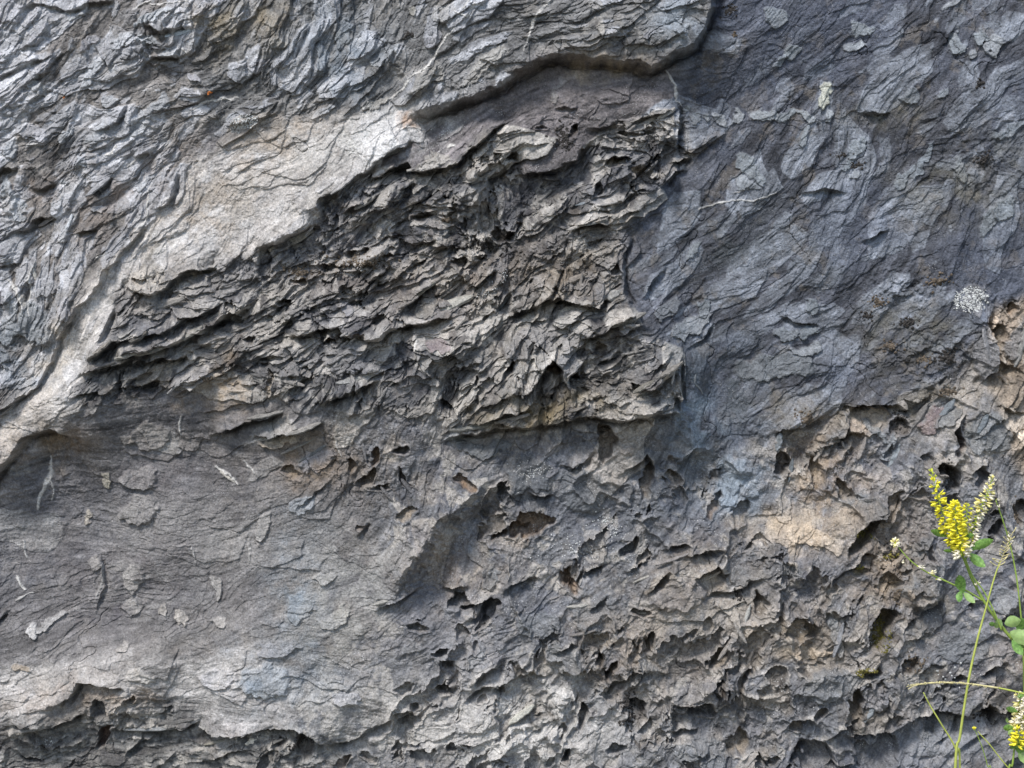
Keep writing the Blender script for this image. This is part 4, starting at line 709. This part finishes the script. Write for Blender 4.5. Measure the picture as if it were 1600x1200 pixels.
# ---- splinters that stand off the rock
def splinter(px, py, l, wd, th, ang, tip, parent=cliff, tone=None):
    p, n = surf(px, py); a = math.radians(ang)
    t = Vector((math.cos(a), 0, math.sin(a))); b = Vector((math.sin(a), 0, -math.cos(a)))      # b points down across the layer
    n0 = Vector((0, -1, 0)); b2 = (b * math.cos(tip) + n0 * math.sin(tip)); nn = t.cross(b2).normalized()
    if nn.y > 0: nn = -nn
    K = 11; top, bot = [], []; up = []; 
    prof = [(k / (K - 1)) for k in range(K)]
    e1 = [R_.uniform(-.25, .25) for _ in prof]; e2 = [R_.uniform(-.2, .2) for _ in prof]
    vs, cs = [], []
    for row in range(4):
        for k, s_ in enumerate(prof):
            wv = math.sin(math.pi * min(1, max(0, s_ * .92 + .04))) ** .55
            c = {0: -.5, 1: 0.0, 2: .42, 3: .5}[row]
            off = b2 * (c * wd * wv + (e2[k] * wd * .4 if row >= 2 else 0)) + t * ((s_ - .5) * l + e1[k] * l * .05)
            z = {0: -.2, 1: .9, 2: .6, 3: -.3}[row] * th + R_.uniform(-.22, .22) * th
            vs.append(p + (off + nn * z) / 1000)
    fs = [(r * K + k, r * K + k + 1, (r + 1) * K + k + 1, (r + 1) * K + k) for r in range(3) for k in range(K - 1)]
    base = len(vs)
    for k, s_ in enumerate(prof):                       # underside
        wv = math.sin(math.pi * min(1, max(0, s_ * .92 + .04))) ** .55
        vs.append(p + (b2 * (.1 * wd * wv) + t * ((s_ - .5) * l) - nn * th * .9) / 1000)
    fs += [(3 * K + k, 3 * K + k + 1, base + k + 1, base + k) for k in range(K - 1)]
    fs += [(base + k, base + k + 1, k + 1, k) for k in range(K - 1)]
    ix = int((px - X0) / ST); iy = int((py - Y0) / ST)
    base_c = CLR[max(iy-6,0):iy+6, max(ix-6,0):ix+6].mean((0, 1)) if tone is None else lin(*tone)
    c = np.tile(base_c * R_.uniform(.85, 1.3), (len(vs), 1)) * np.array([R_.uniform(.9, 1.1) for _ in vs])[:, None]
    return np_mesh('splinter', np.array([tuple(v) for v in vs]), np.array([f if len(f) == 4 else f + (f[-1],) for f in fs]), ROCK, parent, c, np.full(len(vs), .4))
for (x, y, l, wd, ang, tn) in [(1010,192,44,12,28,(140,137,132)),(1040,178,34,12,30,(150,146,140)),(985,200,20,8,35,None),(925,178,26,6,52,None),(930,172,22,5,60,None),(940,190,18,7,45,None),(1053,275,40,11,38,(104,104,104)),(1030,290,26,7,45,None),
      (918,250,50,7,56,None),(905,275,44,7,58,None),(925,232,30,5,50,None),(845,310,44,10,38,None),(870,300,36,9,35,None),(912,320,36,8,12,(118,123,126)),(925,348,48,9,10,(112,111,108)),(895,285,30,7,58,None),
      (560,340,30,10,28,None),(573,318,40,11,32,(128,124,118)),(455,378,80,18,25,(138,134,126)),(600,268,40,10,32,None),(665,262,60,10,12,None),(735,240,60,10,34,None),(752,282,50,10,28,None),(540,290,50,9,38,None),
      (215,550,50,12,20,(132,128,120)),(250,545,60,10,16,(120,116,108)),(300,522,60,12,30,(136,132,124)),(230,525,34,14,30,(96,92,86)),(175,540,36,10,38,(120,114,106)),(340,495,40,10,34,(128,124,116)),(170,568,46,8,12,None),(255,480,90,16,16,(140,135,128)),(310,505,40,8,28,None),
      (770,435,60,14,36,(106,109,110)),(700,480,90,20,22,(136,133,125)),(660,455,50,12,34,(126,122,112)),(640,470,40,9,30,None),(790,470,46,9,55,(110,113,114)),(825,470,60,12,30,None),(870,470,50,12,24,None),(935,492,60,12,14,(118,114,106)),(890,440,60,12,20,None),(955,462,30,20,20,(124,122,118)),
      (930,497,30,8,8,None),(978,500,60,12,22,(126,123,118)),(1000,600,40,10,30,(100,96,88)),(1040,575,50,12,32,(116,112,106)),(740,665,80,14,10,(120,118,112)),(800,652,60,10,14,None),(560,592,70,14,14,(120,119,116)),(475,605,60,14,38,(114,113,112)),(420,645,60,10,12,(130,126,120)),(480,665,60,10,20,(124,120,114)),
      (470,695,70,8,26,(126,122,116)),(490,708,56,8,32,(110,110,108)),(815,1112,52,12,36,(176,173,162)),(604,935,44,8,18,(150,147,140)),(355,745,34,8,-36,(176,170,160)),(600,780,26,6,-70,None),(585,735,40,6,-75,None),(570,700,40,6,-80,None),(605,770,30,7,-50,None),(640,762,40,8,-50,None),(730,690,60,10,5,None),
      (1460,1030,20,6,40,None),(1220,690,30,12,80,(120,124,126)),(1305,698,46,13,-65,(104,112,118)),(1285,705,40,10,60,None),(1400,715,46,14,62,(128,133,136)),(1440,650,50,12,58,None),(1480,640,44,14,48,(112,117,120)),(1350,700,40,9,70,None),(1240,735,40,8,80,(96,100,102)),(1325,700,24,7,-60,None),(1535,660,40,14,62,(110,116,120)),(1560,690,40,12,50,None),
      (1595,540,70,14,75,(122,120,116)),(1580,600,44,9,-40,None),(1540,540,60,14,-78,None),(1310,1000,60,10,74,(136,136,138)),(1220,1000,10,4,20,None),(1165,965,46,8,70,(160,158,152)),(1155,985,40,8,-60,None),(1395,880,50,8,40,None),(1135,1010,50,9,55,None),(1120,1060,44,8,58,None),(1170,1040,50,8,66,None),(1360,1110,44,12,60,(122,126,128)),
      (60,430,30,8,-70,(160,156,148)),(78,345,40,10,32,None),(110,355,44,10,66,(168,169,170)),(160,292,50,10,38,None),(185,205,40,8,36,None),(165,190,30,8,42,None),(280,60,70,9,16,(160,167,172)),(60,1130,60,8,10,None),(235,1135,90,8,2,(126,126,124)),(275,1125,60,7,8,None),(395,1155,24,12,30,(190,182,168)),(345,1160,60,7,14,(130,126,116)),(420,1160,50,7,18,None),(640,970,30,6,10,None),
      (900,945,40,8,6,(140,137,130)),(920,965,36,7,4,None),(910,985,40,7,12,None),(940,985,30,6,16,None),(1005,960,34,6,4,(140,134,124)),(1010,900,50,6,24,(146,142,134)),(1050,872,60,7,20,None),(1105,905,50,8,24,None),(830,1055,60,8,6,(138,134,126))]:
    splinter(x, y, l * .95, wd, max(1.8, wd * .24), ang, R_.uniform(.35, .85), tone=tn)
for _ in range(70):
    while True:
        x, y = R_.uniform(200, 1060), R_.uniform(210, 650)
        if LAB[int((y-Y0)/ST), int((x-X0)/ST)] == names.index('E'): break
    ix, iy = int((x-X0)/ST), int((y-Y0)/ST)
    splinter(x, y, R_.uniform(12, 42), R_.uniform(4, 9), R_.uniform(1.6, 2.6), math.degrees(TH[iy, ix]) + R_.uniform(-18, 18), R_.uniform(.3, 1.0))

# ------------------------------------------------------------------ ground at the foot of the rock
def ground():
    n = 81; g = np.linspace(-1, 1, n); gx, gy = np.meshgrid(np.sign(g) * np.abs(g) ** 2.2 * 150, np.sign(g) * np.abs(g) ** 2.2 * 150)
    gz = fbm(gx * 100, gy * 100, 60, 3, 1600) * .02 - .01
    v = np.stack([gx, gy, gz], -1).reshape(-1, 3); i = np.arange(n * n).reshape(n, n)
    f = np.stack([i[:-1, :-1], i[:-1, 1:], i[1:, 1:], i[1:, :-1]], -1).reshape(-1, 4)
    o = np_mesh('ground', v, f, mat('dry_soil', (.17, .155, .135), .95, .4, 8, .5, colr2=(.15, .145, .12)), smooth=True)
    tag(o, 'dry soil with thin grass at the foot of the rock', kind='structure')
ground()

# ------------------------------------------------------------------ plants in front of the rock
M_STEM = mat('green_stem', (.26, .36, .07), .6, .15, 60, trans=.15)
M_STEM2 = mat('grass_stalk', (.42, .46, .10), .6, .15, 60, trans=.15)
M_STRAW = mat('straw', (.60, .53, .27), .8, .2, 200)
M_LEAF = mat('clover_leaf', (.10, .21, .045), .5, .3, 300, trans=.25, colr2=(.16, .30, .07))
M_LEAF2 = mat('pale_clover_leaf', (.26, .38, .13), .5, .2, 200, trans=.25)
M_YEL = mat('yellow_petal', (.93, .82, .05), .6, .12, 400, trans=.35, colr2=(.92, .80, .06))
M_PALE = mat('faded_petal', (.90, .80, .34), .7, .12, 400, trans=.35)
M_CREAM = mat('cream_petal', (.86, .79, .60), .8, .12, 400, trans=.3)
M_BUD = mat('green_bud', (.58, .62, .06), .6, .2, 400, trans=.2)
def Q(px, py, d):
    """a plant point standing d metres in front of the mean rock plane"""
    f = (D - d) / D; return Vector(((px - 800) / 1000 * f, -d, ZC - (py - 600) / 1000 * f))
def smooth_path(P, k=6):
    out = []
    for i in range(len(P) - 1):
        p0, p1, p2, p3 = P[max(i-1, 0)], P[i], P[i+1], P[min(i+2, len(P)-1)]
        for q in range(k):
            t = q / k; out.append(.5 * ((2*p1) + (p2-p0)*t + (2*p0-5*p1+4*p2-p3)*t*t + (3*p1-p0-3*p2+p3)*t**3))
    return out + [P[-1]]
def tube(name, P, r0, r1, m, parent=None, seg=7, k=6, lump=0):
    P = smooth_path(P, k); vs, fs = [], []; n = len(P)
    for i, p in enumerate(P):
        t = (P[min(i+1, n-1)] - P[max(i-1, 0)]).normalized(); a = t.cross(Vector((0, 1, 0))); a = a.normalized() if a.length > 1e-4 else Vector((1, 0, 0)); b = t.cross(a)
        r = (r0 + (r1 - r0) * i / (n-1)) * (1 + lump * R_.uniform(-1, 1))
        for s_ in range(seg):
            w_ = s_ * 2 * math.pi / seg; vs.append(p + (a * math.cos(w_) + b * math.sin(w_)) * r)
    for i in range(n-1):
        for s_ in range(seg):
            s2 = (s_+1) % seg; fs.append((i*seg+s_, i*seg+s2, (i+1)*seg+s2, (i+1)*seg+s_))
    fs.append(tuple(range(seg))[::-1]); fs.append(tuple((n-1)*seg+s_ for s_ in range(seg)))
    return py_mesh(name, vs, fs, m, parent)
def ellipsoid(vs, fs, c, ax, L, wx_, wz_, up, seg=6, rings=4, bend=0):
    side = ax.cross(up).normalized(); up2 = side.cross(ax).normalized(); k = len(vs); vs.append(c - ax * L / 2)
    for r in range(1, rings):
        t = r / rings; s_ = math.sin(math.pi * t) ** .8
        for q in range(seg):
            a = q * 2 * math.pi / seg; vs.append(c + ax * L * (t - .5) + (side * math.cos(a) * wx_ + up2 * math.sin(a) * wz_) * s_ + up2 * bend * (t*t))
    vs.append(c + ax * L / 2 + up2 * bend); e = len(vs) - 1
    for q in range(seg): fs.append((k, k+1+(q+1) % seg, k+1+q)); fs.append((e, e-seg+q, e-seg+(q+1) % seg))
    for r in range(rings-2):
        for q in range(seg):
            q2 = (q+1) % seg; o = k+1+r*seg; fs.append((o+q, o+q2, o+seg+q2, o+seg+q))
def flower_mesh(name, m, kind):
    """pea flower along +X, hinge at the origin, 1 unit long: calyx, keel with two wings, banner folded back"""
    vs, fs = [], []; X, Z = Vector((1, 0, 0)), Vector((0, 0, 1))
    ellipsoid(vs, fs, Vector((.55, 0, -.05)), Vector((1, 0, -.15)).normalized(), .85, .16, .15, Z, bend=.05)
    for s_ in (-1, 1): ellipsoid(vs, fs, Vector((.6, .13*s_, .0)), Vector((1, .22*s_, 0)).normalized(), .75, .05, .15, Z, seg=5, bend=.04)
    ellipsoid(vs, fs, Vector((.52, 0, .20)), Vector((1, 0, .42)).normalized(), .95, .30 if kind else .2, .06, Z, seg=6, bend=.16)
    nb = len(fs); ellipsoid(vs, fs, Vector((.14, 0, 0)), X, .34, .11, .11, Z, seg=5)
    me = bpy.data.meshes.new(name); me.from_pydata([tuple(v) for v in vs], [], fs); me.materials.append(m); me.materials.append(M_BUD)
    for i_, p in enumerate(me.polygons): p.use_smooth = True; p.material_index = 1 if i_ >= nb else 0
    return me
FM = {'y': flower_mesh('flower', M_YEL, 1), 'p': flower_mesh('flower', M_PALE, 1), 'c': flower_mesh('flower', M_CREAM, 0), 'b': flower_mesh('flower', M_BUD, 0)}
def flower(p, dirn, size, kind, parent, up=None):
    o = bpy.data.objects.new('flower', FM[kind]); C.objects.link(o); o.parent = parent
    d = dirn.normalized(); z = Vector((0, 0, 1)); y = z.cross(d); y = y.normalized() if y.length > 1e-3 else Vector((0, 1, 0)); z = d.cross(y)
    m_ = Matrix((d, y, z)).transposed().to_4x4(); m_ = m_ @ Matrix.Rotation(R_.uniform(-.5, .5), 4, 'X'); m_.translation = p
    o.matrix_world = m_ @ Matrix.Diagonal((size, size, size, 1)); return o
def raceme(P, d, n, size, kinds, spread, parent, label=None):
    """P: pixels from the base to the tip"""
    path = smooth_path([Q(x, y, d) for x, y in P], 12)
    ax = tube('flower_spike', [Q(x, y, d) for x, y in P], .0011, .0005, M_STEM, parent, seg=5)
    if label: ax['label'] = label
    for i_ in range(n):
        t = i_ / (n - 1); f = t * (len(path) - 1.001); k = int(f); p = path[k].lerp(path[k+1], f - k)
        tang = (path[min(k+1, len(path)-1)] - path[max(k-1, 0)]).normalized()
        a = i_ * 2.39996 + R_.uniform(-.3, .3); s1 = tang.cross(Vector((0, 1, 0))).normalized(); s2 = tang.cross(s1)
        out = s1 * math.cos(a) + s2 * math.sin(a) * .9
        tip = max(0, (t - .72) / .28); droop = .35 - .9 * tip
        dr = out * spread * (1 - .35 * tip) - Vector((0, 0, 1)) * droop
        kk = kinds(t); sz = size * R_.uniform(.7, 1.2) * (1 - .5 * tip) / 1000
        flower(p + out * .0012, dr, sz, kk, ax)
    return ax
def leaf(px, py, ang, l, wd, d, m, parent, tilt=.3, fold=.18):
    """leaflet growing from (px,py) towards ang degrees (0 right, 90 up); toothed edge, raised midrib fold"""
    p = Q(px, py, d); a = math.radians(ang); t = Vector((math.cos(a), 0, math.sin(a))); t = (t + Vector((0, -tilt, 0))).normalized()
    s_ = t.cross(Vector((0, 1, 0))).normalized(); n = s_.cross(t); vs, fs = [], []; K = 11
    for i_ in range(K):
        u = i_ / (K-1); w_ = math.sin(math.pi * min(1, u * .96 + .03)) ** .75 * (1 + .12 * (u - .4)); w_ = w_ * (1 + (.05 if i_ % 2 else -.02)) * wd / 2000
        c = p + t * u * l / 1000 + n * (-.12 * l / 1000 * u * u)
        for j_, q in enumerate((-1, -.5, 0, .5, 1)): vs.append(c + s_ * w_ * q + n * (abs(q) * fold * wd / 1000 * math.sin(math.pi * u)))
    for i_ in range(K-1):
        for j_ in range(4): fs.append((i_*5+j_, (i_+1)*5+j_, (i_+1)*5+j_+1, i_*5+j_+1))
    n0 = len(vs); vs += [v + n * .00025 for v in vs[:n0]]; fs += [tuple(n0 + q for q in f[::-1]) for f in fs[:]]
    return py_mesh('leaf', vs, fs, m, parent)
def root_to_ground(x, y, dx, d):
    """pixel path from the frame edge to the soil"""
    g = 600 + ZC * 1000 / ((D - d) / D); return [(x + dx, g), (x + dx * .5, (g + y) / 2)]

# the large clover
d1 = .26
cl = empty('yellow_clover', (Q(1760, 600, d1).x, -d1, 0)); cl.location = (0, 0, 0)
tag(cl, 'tall yellow flowering clover sprig leaning in at the right edge with three flower spikes', 'wildflower')
tube('stem', [Q(x, y, d1) for x, y in root_to_ground(1640, 1090, 110, d1) + [(1640, 1090), (1604, 1026), (1570, 985), (1540, 943), (1519, 905), (1507, 875), (1500, 862)]], .0030, .0016, M_STEM, cl)
tube('side_stem', [Q(x, y, d1) for x, y in [(1535,938), (1512, 924), (1480, 909), (1450, 895), (1425, 878), (1408, 860), (1398, 846)]], .0015, .0007, M_STEM, cl)
tube('side_stem', [Q(x, y, d1+.01) for x, y in [(1508,872), (1520, 900), (1538, 925), (1553, 955), (1565, 985)][::-1]], .0012, .0008, M_STEM, cl)
tube('side_stem', [Q(x, y, d1) for x, y in [(1508,876), (1513,865), (1522, 858), (1518,850)]], .0014, .001, M_STEM, cl)
raceme([(1503,866),(1496,850),(1482,832),(1474,806),(1465,775),(1456,737)], d1+.01, 64, 12, lambda t: 'b' if t > .93 else ('p' if t < .10 and R_.random() < .5 else ('p' if R_.random() < .08 else 'y')), 1.0, cl, 'tall yellow flower spike')
raceme([(1504,868),(1500,848),(1495,822),(1493,800),(1492,786)], d1+.03, 66, 13, lambda t: 'c' if t < .14 else ('p' if t < .3 and R_.random() < .5 else 'y'), 1.25, cl, 'broad yellow flower spike')
raceme([(1502,850),(1508,825),(1511,800),(1512,790)], d1+.005, 22, 9, lambda t: 'b' if R_.random() < .6 else 'y', .9, cl)
raceme([(1517,852),(1518,835),(1527,806),(1541,775),(1551,746)], d1, 64, 11.5, lambda t: 'c' if t < .55 else ('p' if R_.random() < .75 else 'c'), .85, cl, 'faded cream flower spike')
for (x, y, k_) in [(1433,884,'c'),(1437,888,'c'),(1450,895,'c'),(1455,893,'c'),(1460,899,'p'),(1462,905,'c'),(1411,878,'c'),(1524,912,'c'),(1527,916,'c')]: flower(Q(x, y, d1+.005), Vector((R_.uniform(-.6, 1), -.4, R_.uniform(-.3, .5))), .0085, k_, cl)
for i_ in range(7):
    a = i_ * .9; flower(Q(1398, 848, d1), Vector((math.cos(a), -.5, math.sin(a) * .9)), .0085, 'p' if i_ % 2 else 'c', cl)
for (x, y, a, l, w_, mm) in [(1517,858,28,33,13,M_LEAF),(1514,865,-42,28,13,M_LEAF),(1480,838,160,30,9,M_LEAF),(1512,860,178,22,8,M_LEAF),(1494,861,176,22,5,M_LEAF),(1508,863,70,14,9,M_LEAF),(1506,840,20,14,8,M_LEAF),
      (1506,926,112,30,15,M_LEAF),(1502,924,-112,16,10,M_LEAF),(1506,926,-45,20,9,M_LEAF2),(1566,978,150,14,14,M_LEAF2),(1570,975,20,22,16,M_LEAF2),(1578,988,-22,34,20,M_LEAF2),(1590,984,60,20,18,M_LEAF),(1582,1000,-60,24,12,M_LEAF),(1592,1000,-20,24,18,M_LEAF),(1556,976,170,12,6,M_LEAF)]:
    leaf(x, y, a, l, w_, d1 + .008, mm, cl)

# thin seed stalk beside it
d2 = .22
t2 = empty('seed_stalk'); tag(t2, 'thin pale green stalk with shrivelled white flowers, rightmost tall stem', 'plant')
tube('stem', [Q(x, y, d2) for x, y in root_to_ground(1601, 1230, -6, d2) + [(1601,1230),(1599,1020),(1595,960),(1588,900),(1578,850),(1566,810),(1556,782)]], .0016, .0009, M_STEM, t2)
for (x, y) in [(1556,780),(1576,842),(1578,846),(1580,843),(1562,795)]: flower(Q(x, y, d2+.004), Vector((R_.uniform(-1, 1), -.5, R_.uniform(-.4, .8))), .007, 'c', t2)

# tall grass stalk with a tan panicle
d3 = .30
t3 = empty('tall_grass_stalk'); tag(t3, 'long yellow green grass stalk with tan seed head crossing the clover stem', 'grass stalk')
tube('stalk', [Q(x, y, d3) for x, y in root_to_ground(1492, 1215, -26, d3) + [(1492,1215),(1500,1150),(1513,1065),(1527,1000),(1540,952),(1553,905),(1563,876)]], .0024, .0009, M_STEM2, t3)
sh = tube('seed_head', [Q(x, y, d3) for x, y in [(1560,888),(1567,868),(1574,850),(1581,835)]], .0009, .0004, M_STRAW, t3)
for i_ in range(22):
    t = i_ / 21; x, y = 1561 + 20 * t, 886 - 52 * t; s_ = 1 if i_ % 2 else -1; dx, dy = s_ * R_.uniform(5, 14) * (1.1 - t * .6), -R_.uniform(3, 10)
    q = tube('seed_branch', [Q(x, y, d3), Q(x + dx * .6, y + dy * .5, d3 + .003), Q(x + dx, y + dy, d3 + .004)], .0005, .0009, M_STRAW, t3, seg=4, k=3, lump=.3)

t4 = empty('short_grass_stalk'); tag(t4, 'short straight grass stalk slanting up to the left from the tall stalk', 'grass stalk')
tube('stalk', [Q(x, y, d3 - .01) for x, y in root_to_ground(1499, 1215, 4, d3) + [(1500,1215),(1494,1172),(1470,1130),(1453,1102),(1443,1082)]], .0018, .0008, M_STEM2, t4)
# arched dry spike
d5 = .34
t5 = empty('dry_grass_spike'); tag(t5, 'dry straw coloured grass spike arching in flat from the right edge', 'grass stalk')
tube('stalk', [Q(x, y, d5) for x, y in root_to_ground(1760, 1180, 60, d5) + [(1760,1180),(1690,1110),(1600,1084),(1556,1074)]], .0022, .0011, M_STEM2, t5)
sp = tube('spike', [Q(x, y, d5) for x, y in [(1560,1075),(1520,1069),(1480,1066.5),(1445,1068),(1428,1072),(1419,1077)]], .0012, .0006, M_STRAW, t5, lump=.2)
vs, fs = [], []
for i_ in range(150):
    t = R_.random(); x = 1545 - 126 * t; y = 1066.5 + ((x - 1480) / 70) ** 2 * (7 if x < 1480 else 8) ; s_ = R_.choice((-1, 1)); p = Q(x, y, d5)
    ax = Vector((-1, R_.uniform(-.6, .6), s_ * R_.uniform(.2, .9))).normalized(); ellipsoid(vs, fs, p + ax * .0014, ax, .0042, .0005, .0006, Vector((0, 1, .1)), seg=4, rings=3)
py_mesh('seeds', vs, fs, M_STRAW, sp)['kind'] = 'stuff'
# small stalks at bottom
t6 = empty('budding_stalk'); tag(t6, 'thin faint stalk with one yellow bud at its tip near the bottom right', 'grass stalk')
tube('stalk', [Q(x, y, .2) for x, y in root_to_ground(1550, 1240, 6, .2) + [(1550,1240),(1543,1197),(1536,1172),(1526,1146),(1522,1140)]], .0009, .0006, M_STEM, t6)
for a in (-.5, .5): flower(Q(1522, 1141, .203), Vector((a, -.3, 1)), .006, 'y', t6)
t7 = empty('bare_stalk'); tag(t7, 'thin bare pale stalk bending up left between the bud and the lower clover', 'grass stalk')
tube('stalk', [Q(x, y, .22) for x, y in root_to_ground(1640, 1290, 10, .22) + [(1640,1290),(1600,1225),(1573,1197),(1546,1163),(1534,1150),(1528,1143)]], .0012, .0007, M_STEM2, t7)
# lower clover
d8 = .24
c2 = empty('pale_clover'); tag(c2, 'clover sprig with cream and yellow flowers cut by the lower right edge', 'wildflower')
tube('stem', [Q(x, y, d8) for x, y in root_to_ground(1576, 1240, 20, d8) + [(1576,1240),(1582,1195),(1586,1160),(1590,1130),(1594,1110),(1592,1086)]], .0018, .001, M_STEM, c2)
raceme([(1589,1135),(1594,1122),(1596,1105),(1590,1086)], d8, 44, 13, lambda t: 'c' if R_.random() < .6 else 'p', 1.05, c2, 'cream flower spike')
raceme([(1600,1128),(1604,1110),(1603,1092)], d8+.01, 30, 12, lambda t: 'c', 1.0, c2)
raceme([(1588,1165),(1592,1155),(1592,1145),(1588,1140)], d8+.01, 20, 12, lambda t: 'y', 1.1, c2, 'short yellow flower cluster')
raceme([(1602,1170),(1602,1160),(1600,1146)], d8, 18, 11, lambda t: 'y' if R_.random() < .5 else 'p', 1.1, c2)
for (x, y, a, l, w_, mm) in [(1590,1112,160,22,8,M_LEAF),(1585,1138,172,20,9,M_LEAF),(1584,1140,-150,12,6,M_LEAF2),(1586,1168,150,8,10,M_LEAF),(1586,1166,-20,14,14,M_LEAF),(1592,1172,-50,24,16,M_LEAF2),(1590,1090,30,16,8,M_LEAF),(1575,1130,110,10,4,M_LEAF2)]: leaf(x, y, a, l, w_, d8 + .006, mm, c2)
